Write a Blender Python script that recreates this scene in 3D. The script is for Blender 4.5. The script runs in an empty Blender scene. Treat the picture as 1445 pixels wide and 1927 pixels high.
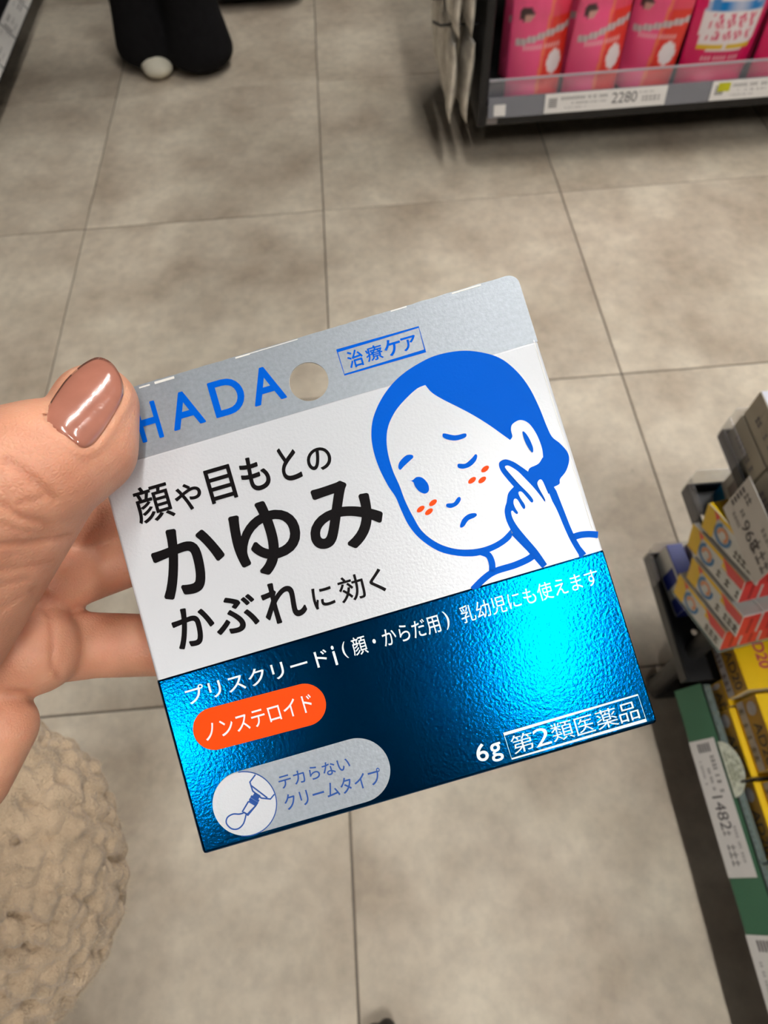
import bpy, bmesh, math, random
import numpy as np
from mathutils import Vector, Matrix, bvhtree

# ------------------------------------------------------------------ camera
W, HT = 1445, 1927
FPX = 1188.8
PIT, ROL, YAW = [math.radians(a) for a in (60.988, -3.9956, 0.789)]
CAMH = 0.95
cy_, sy_ = math.cos(YAW), math.sin(YAW)
FW = np.array([sy_*math.cos(PIT), cy_*math.cos(PIT), -math.sin(PIT)])
r_ = np.array([cy_, -sy_, 0.]); u_ = np.cross(r_, FW)
c_, s_ = math.cos(ROL), math.sin(ROL)
RT = c_*r_ + s_*u_; UP = -s_*r_ + c_*u_
CAM = np.array([0, 0, CAMH])

scene = bpy.context.scene
COL = scene.collection
cd = bpy.data.cameras.new('camera'); cam = bpy.data.objects.new('camera', cd); COL.objects.link(cam)
cam.matrix_world = Matrix(((RT[0], UP[0], -FW[0], 0), (RT[1], UP[1], -FW[1], 0), (RT[2], UP[2], -FW[2], CAMH), (0, 0, 0, 1)))
cd.sensor_fit = 'VERTICAL'; cd.sensor_height = 36; cd.sensor_width = 36*W/HT
cd.lens = FPX/HT*36; cd.clip_start = 0.01; cd.clip_end = 60
cd.dof.use_dof = True; cd.dof.focus_distance = 0.119; cd.dof.aperture_fstop = 30
scene.camera = cam
scene.cycles.caustics_reflective = False; scene.cycles.caustics_refractive = False

# ------------------------------------------------------------------ world, exposure
wd = bpy.data.worlds.new('store_air'); scene.world = wd; wd.use_nodes = True
wd.node_tree.nodes['Background'].inputs[0].default_value = (0.9, 0.95, 1, 1)
wd.node_tree.nodes['Background'].inputs[1].default_value = 0.07
vs = scene.view_settings
vs.view_transform = 'Standard'; vs.look = 'None'; vs.gamma = 1; vs.use_curve_mapping = False
vs.exposure = 0.0
LAMP = 108.0          # radiance of the ceiling tubes

random.seed(5); rng = np.random.default_rng(5)

# ------------------------------------------------------------------ pixel -> direction helpers
def ray(x, y): return FW + ((x-W/2)/FPX)*RT - ((y-HT/2)/FPX)*UP
def at(x, y, d): return CAM + ray(x, y)*d
def onz(x, y, z=0.): d = ray(x, y); return CAM + d*(z-CAMH)/d[2]
def onx(x, y, X): d = ray(x, y); return CAM + d*X/d[0]
def ony(x, y, Y): d = ray(x, y); return CAM + d*Y/d[1]
def project(P):
    d = np.asarray(P) - CAM; z = d @ FW
    return np.stack([W/2+FPX*(d@RT)/z, HT/2-FPX*(d@UP)/z, z], -1)

# ------------------------------------------------------------------ generic helpers
def srgb(r, g, b):
    f = lambda c: (c/255/12.92) if c <= 10.31 else ((c/255+.055)/1.055)**2.4
    return (f(r), f(g), f(b), 1)

MATS = {}
def mat(name, col, rough=.5, metal=0., spec=.5, noise=None, bump=None, emit=None, coat=0., alpha=1., sss=0., attr=None, trans=0.):
    """procedural material: flat colour broken by noise (scale, amount), bump (scale, strength)"""
    if name in MATS: return MATS[name]
    m = bpy.data.materials.new(name); m.use_nodes = True; MATS[name] = m
    nt = m.node_tree; b = nt.nodes['Principled BSDF']
    if len(col) == 3: col = (*col, 1)
    b.inputs['Base Color'].default_value = col
    b.inputs['Roughness'].default_value = rough; b.inputs['Metallic'].default_value = metal
    b.inputs['Specular IOR Level'].default_value = spec
    b.inputs['Coat Weight'].default_value = coat; b.inputs['Coat Roughness'].default_value = .12
    b.inputs['Alpha'].default_value = alpha
    b.inputs['Transmission Weight'].default_value = trans
    if sss:
        b.inputs['Subsurface Weight'].default_value = sss
        b.inputs['Subsurface Radius'].default_value = (.004, .0016, .0009); b.inputs['Subsurface Scale'].default_value = 1
    tc = nt.nodes.new('ShaderNodeTexCoord')
    src = None
    if attr:
        a = nt.nodes.new('ShaderNodeAttribute'); a.attribute_name = attr; src = a.outputs['Color']
        nt.links.new(src, b.inputs['Base Color'])
    if noise:
        n = nt.nodes.new('ShaderNodeTexNoise'); n.inputs['Scale'].default_value = noise[0]; n.inputs['Detail'].default_value = 5
        nt.links.new(tc.outputs['Object'], n.inputs['Vector'])
        mp = nt.nodes.new('ShaderNodeMapRange'); mp.inputs[1].default_value = .3; mp.inputs[2].default_value = .7
        mp.inputs[3].default_value = 1-noise[1]; mp.inputs[4].default_value = 1+noise[1]
        nt.links.new(n.outputs['Fac'], mp.inputs[0])
        mx = nt.nodes.new('ShaderNodeVectorMath'); mx.operation = 'SCALE'
        if src: nt.links.new(src, mx.inputs[0])
        else: mx.inputs[0].default_value = col[:3]
        nt.links.new(mp.outputs[0], mx.inputs['Scale']); nt.links.new(mx.outputs[0], b.inputs['Base Color'])
    if bump:
        n = nt.nodes.new('ShaderNodeTexNoise'); n.inputs['Scale'].default_value = bump[0]; n.inputs['Detail'].default_value = 3
        nt.links.new(tc.outputs['Object'], n.inputs['Vector'])
        bp = nt.nodes.new('ShaderNodeBump'); bp.inputs['Strength'].default_value = bump[1]; bp.inputs['Distance'].default_value = bump[2] if len(bump) > 2 else .001
        nt.links.new(n.outputs['Fac'], bp.inputs['Height']); nt.links.new(bp.outputs[0], b.inputs['Normal'])
    if emit:
        b.inputs['Emission Color'].default_value = (*emit[0], 1); b.inputs['Emission Strength'].default_value = emit[1]
    return m

def link(name, me, m=None, parent=None, label=None, cat=None, group=None, kind=None, smooth=False):
    o = bpy.data.objects.new(name, me); COL.objects.link(o)
    if m:
        for mm in (m if isinstance(m, (list, tuple)) else [m]): me.materials.append(mm)
    if smooth: me.polygons.foreach_set('use_smooth', [True]*len(me.polygons))
    if parent: o.parent = parent
    tag(o, label, cat, group, kind)
    return o
def tag(o, label=None, cat=None, group=None, kind=None):
    for k, v in (('label', label), ('category', cat), ('group', group), ('kind', kind)):
        if v: o[k] = v
    return o
def empty(name, loc, label=None, cat=None, group=None, rot=None):
    o = bpy.data.objects.new(name, None); COL.objects.link(o)
    o.location = loc; o.empty_display_size = .02
    if rot is not None: o.rotation_euler = rot
    return tag(o, label, cat, group)
def pydata(v, f):
    me = bpy.data.meshes.new('mesh'); me.from_pydata([tuple(map(float, p)) for p in v], [], f); me.update(); return me
def frombm(bm):
    me = bpy.data.meshes.new('mesh'); bm.to_mesh(me); bm.free(); return me
def boxbm(x0, x1, y0, y1, z0, z1, bevel=0., bm=None, seg=2):
    own = bmesh.new()
    g = bmesh.ops.create_cube(own, size=1)
    bmesh.ops.scale(own, vec=(x1-x0, y1-y0, z1-z0), verts=own.verts)
    bmesh.ops.translate(own, vec=((x0+x1)/2, (y0+y1)/2, (z0+z1)/2), verts=own.verts)
    if bevel: bmesh.ops.bevel(own, geom=own.edges[:], offset=bevel, segments=seg, profile=.5, affect='EDGES')
    if bm is None: return own
    me = bpy.data.meshes.new('t'); own.to_mesh(me); own.free(); bm.from_mesh(me); bpy.data.meshes.remove(me)
    return bm
def boxme(*a, **k): return frombm(boxbm(*a, **k))
def prism(poly, a, b, f):
    """extrude 2-D polygon between a and b; f(p, t) -> 3-D"""
    n = len(poly)
    v = [f(p, a) for p in poly] + [f(p, b) for p in poly]
    return pydata(v, [tuple(range(n))[::-1], tuple(range(n, 2*n))] + [(i, (i+1) % n, n+(i+1) % n, n+i) for i in range(n)])
def tube(path, rad, seg=10):
    path = [np.asarray(p, float) for p in path]; v = []; f = []
    for i, p in enumerate(path):
        t = path[min(i+1, len(path)-1)] - path[max(i-1, 0)]; t /= np.linalg.norm(t)
        a = np.cross(t, (0, 0, 1.) if abs(t[2]) < .9 else (1., 0, 0)); a /= np.linalg.norm(a); b = np.cross(t, a)
        rr = rad[i] if hasattr(rad, '__len__') else rad
        v += [p + rr*(math.cos(2*math.pi*k/seg)*a + math.sin(2*math.pi*k/seg)*b) for k in range(seg)]
    for i in range(len(path)-1):
        f += [(i*seg+k, i*seg+(k+1) % seg, (i+1)*seg+(k+1) % seg, (i+1)*seg+k) for k in range(seg)]
    f += [tuple(range(seg))[::-1], tuple(range((len(path)-1)*seg, len(path)*seg))]
    return pydata(v, f)
def applied(me, setup):
    """mesh after modifiers"""
    o = bpy.data.objects.new('tmp', me); COL.objects.link(o); setup(o)
    dg = bpy.context.evaluated_depsgraph_get()
    out = bpy.data.meshes.new_from_object(o.evaluated_get(dg)); bpy.data.objects.remove(o)
    return out
def blob(segs, voxel, smooth=8, sub=3):
    """continuous skin around tapered capsules: [(p0, r0, p1, r1), ...]"""
    bm = bmesh.new()
    base = bmesh.new(); bmesh.ops.create_icosphere(base, subdivisions=sub, radius=1); sv = [v.co.copy() for v in base.verts]; base.free()
    for p0, r0, p1, r1 in segs:
        t = bmesh.new()
        for p, r in ((p0, r0), (p1, r1)):
            for v in sv:
                rr = Vector(v[i]*r[i] for i in range(3)) if hasattr(r, '__len__') else v*r
                t.verts.new(Vector(p)+rr)
        h = bmesh.ops.convex_hull(t, input=t.verts)
        bmesh.ops.delete(t, geom=list({g for g in h['geom_interior'] if isinstance(g, bmesh.types.BMVert)}), context='VERTS')
        bmesh.ops.recalc_face_normals(t, faces=t.faces)
        me = bpy.data.meshes.new('t'); t.to_mesh(me); t.free(); bm.from_mesh(me); bpy.data.meshes.remove(me)
    me = frombm(bm)
    def st(o):
        m = o.modifiers.new('r', 'REMESH'); m.mode = 'VOXEL'; m.voxel_size = voxel; m.use_smooth_shade = True
        s = o.modifiers.new('s', 'SMOOTH'); s.iterations = smooth; s.factor = .5
    return applied(me, st)
def catmull(pts, n=8, closed=True):
    """smooth curve through points; a point given as (x, y, 1) is a sharp corner"""
    P = [np.array(p[:2], float) for p in pts]; K = [len(p) > 2 for p in pts]; N = len(P); out = []
    for i in range(N if closed else N-1):
        p1, p2 = P[i], P[(i+1) % N]
        p0 = P[i-1] if (closed or i > 0) else p1; p3 = P[(i+2) % N] if (closed or i+2 < N) else p2
        t1 = np.zeros(2) if K[i] else (p2-p0)/2
        t2 = np.zeros(2) if K[(i+1) % N] else (p3-p1)/2
        if K[i]: t1 = (p2-p1)*.5
        if K[(i+1) % N]: t2 = (p2-p1)*.5
        for k in range(n):
            t = k/n
            out.append((2*t**3-3*t**2+1)*p1+(t**3-2*t**2+t)*t1+(-2*t**3+3*t**2)*p2+(t**3-t**2)*t2)
    if not closed: out.append(P[-1])
    return out
def strip2d(pts, w, closed=False):
    """2-D polyline -> ribbon quads"""
    P = [np.asarray(p, float) for p in pts]; N = len(P); v = []; f = []
    for i in range(N):
        a = P[i-1] if (i or closed) else P[i]; b = P[(i+1) % N] if (i < N-1 or closed) else P[i]
        t = b-a; t /= (np.linalg.norm(t)+1e-12); nn = np.array([-t[1], t[0]])
        if closed or 0 < i < N-1:
            t1 = (P[i]-a)/(np.linalg.norm(P[i]-a)+1e-12); cosv = max(.5, abs(t1@t)); ww = w/2/cosv
        else: ww = w/2
        v += [P[i]+nn*ww, P[i]-nn*ww]
    for i in range(N if closed else N-1):
        j = (i+1) % N; f.append((2*i, 2*i+1, 2*j+1, 2*j))
    return v, f
_txt = {}
def textmesh(s, bold=0.):
    """verts (2-D) and faces of a string in Blender's built-in font"""
    k = (s, bold)
    if k in _txt: return _txt[k]
    c = bpy.data.curves.new('t', 'FONT'); c.body = s; c.offset = bold; c.resolution_u = 6
    o = bpy.data.objects.new('t', c); COL.objects.link(o)
    dg = bpy.context.evaluated_depsgraph_get(); me = bpy.data.meshes.new_from_object(o.evaluated_get(dg))
    v = np.array([x.co[:2] for x in me.vertices]); f = [tuple(p.vertices) for p in me.polygons]
    bpy.data.objects.remove(o); bpy.data.curves.remove(c); bpy.data.meshes.remove(me)
    _txt[k] = (v, f); return v, f
def normtext(s, bold=0.):
    v, f = textmesh(s, min(bold, 0.))
    if bold > 0:        # heavier weight: the glyph swept around a small circle
        k = 12; V = [v]; F = list(f); b = bold*.92
        for i in range(k):
            a = 2*math.pi*i/k; n = len(v)*(i+1)
            V.append(v+np.array([b*math.cos(a), b*math.sin(a)])); F += [tuple(n+q for q in p) for p in f]
        v = np.concatenate(V); f = F
    lo, hi = v.min(0), v.max(0)
    return (v-lo)/(hi-lo), f, (hi-lo)[0]/(hi-lo)[1]

# ------------------------------------------------------------------ the room
TS = .5602; TX0 = -.6348; TY0 = 1.3478
XR = (-3.2, 3.4); YR = (-3.0, 5.0); ZC = 2.62
def floor_material():
    m = bpy.data.materials.new('stone_vinyl'); m.use_nodes = True; nt = m.node_tree; b = nt.nodes['Principled BSDF']
    tc = nt.nodes.new('ShaderNodeTexCoord'); oi = nt.nodes.new('ShaderNodeObjectInfo')
    off = nt.nodes.new('ShaderNodeVectorMath'); off.operation = 'ADD'
    sc = nt.nodes.new('ShaderNodeVectorMath'); sc.operation = 'SCALE'; sc.inputs['Scale'].default_value = 30
    cb = nt.nodes.new('ShaderNodeCombineXYZ')
    for i in range(3): nt.links.new(oi.outputs['Random'], cb.inputs[i])
    nt.links.new(cb.outputs[0], sc.inputs[0]); nt.links.new(tc.outputs['Object'], off.inputs[0]); nt.links.new(sc.outputs[0], off.inputs[1])
    def nz(scale, detail, rough=.6):
        n = nt.nodes.new('ShaderNodeTexNoise'); n.inputs['Scale'].default_value = scale; n.inputs['Detail'].default_value = detail
        n.inputs['Roughness'].default_value = rough; nt.links.new(off.outputs[0], n.inputs['Vector']); return n.outputs['Fac']
    r1 = nt.nodes.new('ShaderNodeValToRGB'); e = r1.color_ramp.elements
    e[0].position = .34; e[0].color = srgb(174, 159, 141); e[1].position = .64; e[1].color = srgb(216, 204, 185)
    nt.links.new(nz(5, 6, .62), r1.inputs[0])
    r2 = nt.nodes.new('ShaderNodeValToRGB'); e = r2.color_ramp.elements
    e[0].position = .35; e[0].color = (.80, .80, .80, 1); e[1].position = .6; e[1].color = (1.06, 1.05, 1.03, 1)
    nt.links.new(nz(42, 5, .65), r2.inputs[0])
    mx = nt.nodes.new('ShaderNodeMix'); mx.data_type = 'RGBA'; mx.blend_type = 'MULTIPLY'; mx.inputs[0].default_value = .55
    nt.links.new(r1.outputs[0], mx.inputs[6]); nt.links.new(r2.outputs[0], mx.inputs[7])
    # little dark specks
    vo = nt.nodes.new('ShaderNodeTexVoronoi'); vo.inputs['Scale'].default_value = 16; nt.links.new(off.outputs[0], vo.inputs['Vector'])
    lt = nt.nodes.new('ShaderNodeMath'); lt.operation = 'LESS_THAN'; lt.inputs[1].default_value = .035; nt.links.new(vo.outputs['Distance'], lt.inputs[0])
    sp = nt.nodes.new('ShaderNodeMath'); sp.operation = 'GREATER_THAN'; sp.inputs[1].default_value = .6
    sepc = nt.nodes.new('ShaderNodeSeparateColor'); nt.links.new(vo.outputs['Color'], sepc.inputs[0]); nt.links.new(sepc.outputs[0], sp.inputs[0])
    am = nt.nodes.new('ShaderNodeMath'); am.operation = 'MULTIPLY'; nt.links.new(lt.outputs[0], am.inputs[0]); nt.links.new(sp.outputs[0], am.inputs[1])
    am2 = nt.nodes.new('ShaderNodeMath'); am2.operation = 'MULTIPLY'; am2.inputs[1].default_value = .3; nt.links.new(am.outputs[0], am2.inputs[0])
    m2 = nt.nodes.new('ShaderNodeMix'); m2.data_type = 'RGBA'; nt.links.new(am2.outputs[0], m2.inputs[0]); nt.links.new(mx.outputs[2], m2.inputs[6]); m2.inputs[7].default_value = srgb(90, 80, 70)
    nt.links.new(m2.outputs[2], b.inputs['Base Color'])
    b.inputs['Roughness'].default_value = .5; b.inputs['Specular IOR Level'].default_value = .38
    bp = nt.nodes.new('ShaderNodeBump'); bp.inputs['Strength'].default_value = .12; bp.inputs['Distance'].default_value = .002
    nt.links.new(nz(60, 4), bp.inputs['Height']); nt.links.new(bp.outputs[0], b.inputs['Normal'])
    return m
FLOORM = floor_material()
GROUT = mat('floor_joint', srgb(108, 99, 91), .8, noise=(20, .15))
flo = link('floor', boxme(XR[0], XR[1], YR[0], YR[1], -.06, -.0022), GROUT, label='beige-grey stone-look floor of large square tiles', kind='structure')
gap = .0014
tile_me = boxme(-TS/2+gap, TS/2-gap, -TS/2+gap, TS/2-gap, -.004, 0, bevel=.0012, seg=1); tile_me.materials.append(FLOORM)
i0, i1 = math.floor((XR[0]-TX0)/TS), math.ceil((XR[1]-TX0)/TS); j0, j1 = math.floor((YR[0]-TY0)/TS), math.ceil((YR[1]-TY0)/TS)
for i in range(i0, i1):
    for j in range(j0, j1):
        cx, cyy = TX0+(i+.5)*TS, TY0+(j+.5)*TS
        if not (XR[0] <= cx <= XR[1] and YR[0] <= cyy <= YR[1]): continue
        o = bpy.data.objects.new('tile', tile_me); COL.objects.link(o); o.parent = flo
        o.location = (cx, cyy, random.uniform(-.0004, 0))
CEILM = mat('ceiling_paint', srgb(72, 74, 78), .9, noise=(3, .05))
WALLM = mat('wall_paint', srgb(118, 116, 112), .8, noise=(3, .05))
link('ceiling', boxme(XR[0], XR[1], YR[0], YR[1], ZC, ZC+.08), CEILM, label='plain dark grey shop ceiling', kind='structure')
for nm, b in (('wall_left', (XR[0]-.1, XR[0], YR[0], YR[1])), ('wall_right', (XR[1], XR[1]+.1, YR[0], YR[1])),
              ('wall_back', (XR[0]-.1, XR[1]+.1, YR[1], YR[1]+.1)), ('wall_front', (XR[0]-.1, XR[1]+.1, YR[0]-.1, YR[0]))):
    link(nm, boxme(*b, -.06, ZC+.08), WALLM, label='plain grey shop wall', kind='structure')

# ceiling tubes: rows along the aisle
LMAT = mat('lit_tube', (1, 1, 1), .4, emit=((1, .975, .925), LAMP))
FIXM = mat('fixture_white', srgb(235, 235, 232), .5, noise=(10, .03))
def tube_light(x, y0, y1):
    e = empty('ceiling_light', (x, (y0+y1)/2, ZC), 'white linear ceiling light fixture with a glowing tube', 'light', 'linear ceiling lights in rows')
    L = (y1-y0)/2
    link('housing', boxme(-.05, .05, -L-.03, L+.03, -.035, 0, bevel=.006), FIXM, e)
    link('lit_tube', boxme(-.030, .030, -L, L, -.062, -.036, bevel=.008), LMAT, e)
for x, y0, L_ in ((.43, -1.48, 1.), (.43, .20, 1.), (.80, 1.75, 1.), (-.97, -1.72, .34), (1.83, .9, 1.), (1.83, -1.6, 1.)):
    tube_light(x, y0, y0+L_)

# ------------------------------------------------------------------ the medicine carton held in the hand
BO = np.array([-.03889, .00400, .81395]); BX = np.array([.97898, .17033, .11222]); BY = np.array([-.20181, .88261, .42459])
BY = BY - BX*(BX@BY); BY /= np.linalg.norm(BY); BX /= np.linalg.norm(BX)
BN = np.cross(BX, BY); 
if BN @ (CAM-BO) < 0: BN = -BN          # towards the viewer
BW, BH = .0900, .0912
def uv(x, y):
    d = ray(x, y); t = ((BO-CAM)@BN)/(d@BN); P = CAM+d*t-BO
    return np.array([P@BX, P@BY])
carton = empty('medicine_box', (0, 0, 0), 'white, silver and blue foil medicine box with a drawn face, held in the hand', 'box')
carton.matrix_world = Matrix(((BX[0], BY[0], BN[0], BO[0]), (BX[1], BY[1], BN[1], BO[1]), (BX[2], BY[2], BN[2], BO[2]), (0, 0, 0, 1)))
v_head = (uv(236.5, 872)[1]+uv(1010.6, 643)[1]+uv(640, 752.6)[1])/3
v_blue = (uv(297, 1277)[1]+uv(1131, 1031)[1]+uv(841.5, 1119)[1])/3
TH = .017
def foilmat(name, col, metal, rough, bumpd, coat=0., noise=None, spec=.5):
    m = mat(name, col, rough, metal, spec=spec, noise=noise, bump=(1700, 1.0, bumpd), coat=coat)
    return m
WHITE = foilmat('pearl_white_card', srgb(206, 208, 213), .12, .34, .00005)
SILVER = foilmat('silver_card', srgb(164, 171, 179), .45, .40, .00004, noise=(1200, .08))
BLUE = foilmat('blue_foil', (.000, .075, .225), 1., .17, .00003)
INKB = foilmat('ink_blue', (0, .105, .60), .0, .45, .00003, spec=.04)
INKN = foilmat('ink_navy', srgb(10, 72, 150), .0, .4, .00002)
INKK = foilmat('ink_black', srgb(14, 11, 13), 0, .5, .00002, spec=.08)
INKW = foilmat('ink_white', srgb(232, 236, 240), 0, .4, .00002)
INKO = foilmat('ink_orange', srgb(236, 74, 0), .0, .5, .00002, spec=.15)
CARD = mat('raw_card', srgb(236, 234, 228), .8, noise=(300, .05))
# body: the printed white carton, the foil sleeve below, the flat hanging header above
link('carton_body', boxme(0, BW, v_blue-.004, v_head+.0003, -TH, 0, bevel=.0006, seg=3), WHITE, carton, label='pearl white card front')
link('foil_band', boxme(-.00012, BW+.00012, 0, v_blue, -TH-.0001, .0001, bevel=.0007, seg=3), BLUE, carton, label='embossed metallic blue foil')
# header with hang hole and a rounded corner
hc = uv(581, 718); hr = .5*np.linalg.norm(uv(618, 718)-uv(544, 718))
def header():
    out = []; rc = .0022
    for cx, cy, a0 in ((BW-rc, BH-rc, 0), (rc, BH-rc, 90)):
        for k in range(9):
            a = math.radians(a0+90*k/8); out.append((cx+rc*math.cos(a), cy+rc*math.sin(a)))
    # slight nicks along the cut edge
    n = 70; top = []
    for k in range(1, n):
        top.append((BW-rc-(BW-2*rc)*k/n, BH+float(rng.normal(0, .00004))))
    poly = [(BW, v_head)] + out[:9] + top + out[9:] + [(0, v_head)]
    bm = bmesh.new()
    loop = [bm.verts.new((p[0], p[1], 0)) for p in poly]
    e1 = [bm.edges.new((loop[i], loop[(i+1) % len(loop)])) for i in range(len(loop))]
    hl = [bm.verts.new((hc[0]+hr*math.cos(2*math.pi*k/64), hc[1]+hr*math.sin(2*math.pi*k/64), 0)) for k in range(64)]
    e2 = [bm.edges.new((hl[i], hl[(i+1) % 64])) for i in range(64)]
    bmesh.ops.triangle_fill(bm, edges=e1+e2, use_beauty=True)
    fs = bm.faces[:]
    for f in fs:
        if f.normal.z < 0: f.normal_flip()
    ex = bmesh.ops.extrude_face_region(bm, geom=fs)
    bmesh.ops.translate(bm, vec=(0, 0, -.00055), verts=[g for g in ex['geom'] if isinstance(g, bmesh.types.BMVert)])
    bmesh.ops.recalc_face_normals(bm, faces=bm.faces)
    for f in bm.faces: f.material_index = 0 if abs(f.normal.z) > .7 else 1
    return frombm(bm)
link('header_card', header(), [SILVER, CARD], carton, label='silver hanging header with a round hole')
LAY = .00003
def decal(name, polys, m, z, parent=carton, label=None):
    """polys: list of 2-D outlines in box metres"""
    v = []; f = []
    for p in polys:
        n = len(v); v += [(q[0], q[1], z) for q in p]; f.append(tuple(range(n, n+len(p))))
    me = pydata(v, f)
    bm = bmesh.new(); bm.from_mesh(me)
    for fc in bm.faces:
        if fc.normal.z < 0: fc.normal_flip()
    bm.to_mesh(me); bm.free()
    return link(name, me, m, parent, label)
def decal_vf(name, v, f, m, z, parent=carton, label=None):
    me = pydata([(q[0], q[1], z+(q[2] if len(q) > 2 else 0)) for q in v], f)
    bm = bmesh.new(); bm.from_mesh(me)
    for fc in bm.faces:
        if fc.normal.z < 0: fc.normal_flip()
    bm.to_mesh(me); bm.free()
    return link(name, me, m, parent, label)
def px2(pts): return [uv(*p[:2]) for p in pts]
def zm(ox, oy, s):
    return lambda pts: [((p[0]/s+ox), (p[1]/s+oy), *p[2:]) for p in pts]
TH0 = math.radians(16.2)
def text_in(s, l, t, r, b, bold=0., flip=False):
    """string whose rotated ink fills the picture box l,t,r,b; -> verts in box metres"""
    v, f, asp = normtext(s, bold)
    ca, sa = math.cos(TH0), math.sin(TH0)
    sx, sy = (r-l), (b-t)
    for _ in range(60):
        q = np.stack([v[:, 0]*sx*ca - v[:, 1]*sy*sa*1.0, -(v[:, 0]*sx*sa) - v[:, 1]*sy*ca], 1)
        wv, hv = np.ptp(q[:, 0]), np.ptp(q[:, 1])
        # Jacobian of extents w.r.t. sx, sy by finite difference
        J = np.zeros((2, 2))
        for k, (dx, dy) in enumerate(((1e-3, 0), (0, 1e-3))):
            q2 = np.stack([v[:, 0]*(sx+dx)*ca - v[:, 1]*(sy+dy)*sa, -(v[:, 0]*(sx+dx)*sa) - v[:, 1]*(sy+dy)*ca], 1)
            J[:, k] = ((np.ptp(q2[:, 0])-wv)/1e-3, (np.ptp(q2[:, 1])-hv)/1e-3)
        try: d = np.linalg.solve(J, np.array([(r-l)-wv, (b-t)-hv]))
        except np.linalg.LinAlgError: break
        sx = max(3, sx+.5*d[0]); sy = max(3, sy+.5*d[1])
    q = np.stack([v[:, 0]*sx*ca - v[:, 1]*sy*sa, -(v[:, 0]*sx*sa) - v[:, 1]*sy*ca], 1)
    q += np.array([(l+r)/2, (t+b)/2]) - (q.min(0)+q.max(0))/2
    return np.array([uv(*p) for p in q]), f
def lettering(name, items, m, z, label):
    V = []; F = []
    for it in items:
        v, f = text_in(*it); n = len(V); base = len(textmesh(it[0], min(it[5], 0.))[0])
        V += [(q[0], q[1], (i//base)*1.6e-6) for i, q in enumerate(v)]; F += [tuple(n+i for i in q) for q in f]
    return decal_vf(name, V, F, m, z, label=label)
def Z(ox, oy, s, rows):
    return [(c, l/s+ox, t/s+oy, r/s+ox, b/s+oy, bo) for c, l, t, r, b, bo in rows]

lettering('headline_lettering', Z(200, 840, 2.676, [
    ('顔', 133, 180, 350, 392, .012), ('や', 345, 190, 478, 320, .018), ('目', 487, 88, 665, 292, .016), ('も', 668, 56, 828, 222, .022),
    ('と', 858, 10, 990, 172, .022), ('の', 1010, 5, 1133, 120, .018),
    ('か', 225, 415, 597, 772, .026), ('ゆ', 613, 275, 977, 647, .026), ('み', 1028, 173, 1392, 517, .026),
    ('か', 328, 815, 545, 1022, .022), ('ぶ', 558, 743, 772, 950, .022), ('れ', 778, 688, 1012, 894, .022),
    ('に', 1032, 703, 1155, 822, .018), ('効', 1163, 643, 1307, 790, .012), ('く', 1325, 615, 1410, 730, .018)]), INKK, LAY*2, 'black Japanese headline lettering')
lettering('brand_lettering', Z(230, 600, 2.449, [
    ('H', 48, 376, 194, 572, .020), ('A', 240, 335, 387, 517, .020), ('D', 390, 276, 563, 458, .020), ('A', 612, 222, 760, 405, .020)]), INKB, LAY*2, 'blue capitals on the silver header')
lettering('care_lettering', Z(230, 600, 2.449, [('治', 1035, 143, 1115, 228, .018), ('療', 1118, 120, 1205, 200, .014), ('ケ', 1208, 98, 1280, 172, .024), ('ア', 1280, 74, 1348, 150, .024)]), INKB, LAY*2, 'small blue lettering in a frame')
def frame(name, corners, w, m, z, label=None):
    v, f = strip2d([uv(*c) for c in corners], w, True); return decal_vf(name, v, f, m, z, label=label)
frame('care_frame', zm(230, 600, 2.449)([(990, 148), (1366, 38), (1396, 148), (1024, 258)]), .00034, INKB, LAY*2)
lettering('product_lettering', Z(280, 1040, 1.4745, [
    ('プリスクリード', 100, 268, 494, 420, .008), ('i', 505, 258, 526, 312, .016), ('(', 536, 246, 556, 292, .0), ('顔・からだ用', 560, 172, 812, 286, .006), (')', 812, 163, 834, 214, .0),
    ('乳幼児にも使えます', 860, 47, 1242, 196, .002)]), INKW, LAY*5, 'white Japanese lettering on blue foil')
lettering('class_lettering', Z(880, 1280, 3.803, [('6', 62, 452, 150, 578, .012), ('g', 160, 438, 258, 580, .012), ('第', 305, 372, 468, 527, -.002), ('2', 462, 342, 604, 482, -.002), ('類', 588, 280, 768, 442, -.002),
    ('医', 752, 240, 918, 398, -.002), ('薬', 905, 195, 1082, 355, -.002), ('品', 1080, 150, 1235, 310, -.002)]), INKW, LAY*5, 'white weight and drug class lettering')
frame('class_frame', zm(880, 1280, 3.803)([(258, 385), (1216, 103), (1275, 284), (314, 562)]), .00030, INKW, LAY*5)
def stadium(a, b, r, n=24):
    a, b = np.array(a, float), np.array(b, float); t = (b-a)/np.linalg.norm(b-a); nn = np.array([-t[1], t[0]]); out = []
    for c, s in ((b, 1), (a, -1)):
        for k in range(n+1):
            an = -math.pi/2+math.pi*k/n; out.append(c+s*(math.cos(an)*t*r+math.sin(an)*nn*r))
    return out
z2 = zm(280, 1040, 1.4745)
decal('orange_pill', [px2(stadium(*z2([(182, 488), (433, 422)]), 59/1.4745))], INKO, LAY*5, label='orange rounded label')
lettering('pill_lettering', Z(280, 1040, 1.4745, [('ノンステロイド', 160, 392, 452, 521, .006)]), INKW, LAY*7, 'white lettering on the orange label')
decal('silver_pill', [px2(stadium(*z2([(268, 694), (580, 604)]), 90/1.4745))], SILVER, LAY*5, label='silver rounded label')
zc = zm(380, 1380, 3.803)
circ = lambda cx, cy, r, n=64: [(cx+r*math.cos(2*math.pi*k/n), cy+r*math.sin(2*math.pi*k/n)) for k in range(n)]
decal('white_disc', [px2(zc(circ(306, 501, 228)))], WHITE, LAY*7, label='white disc with a drawn tube')
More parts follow.
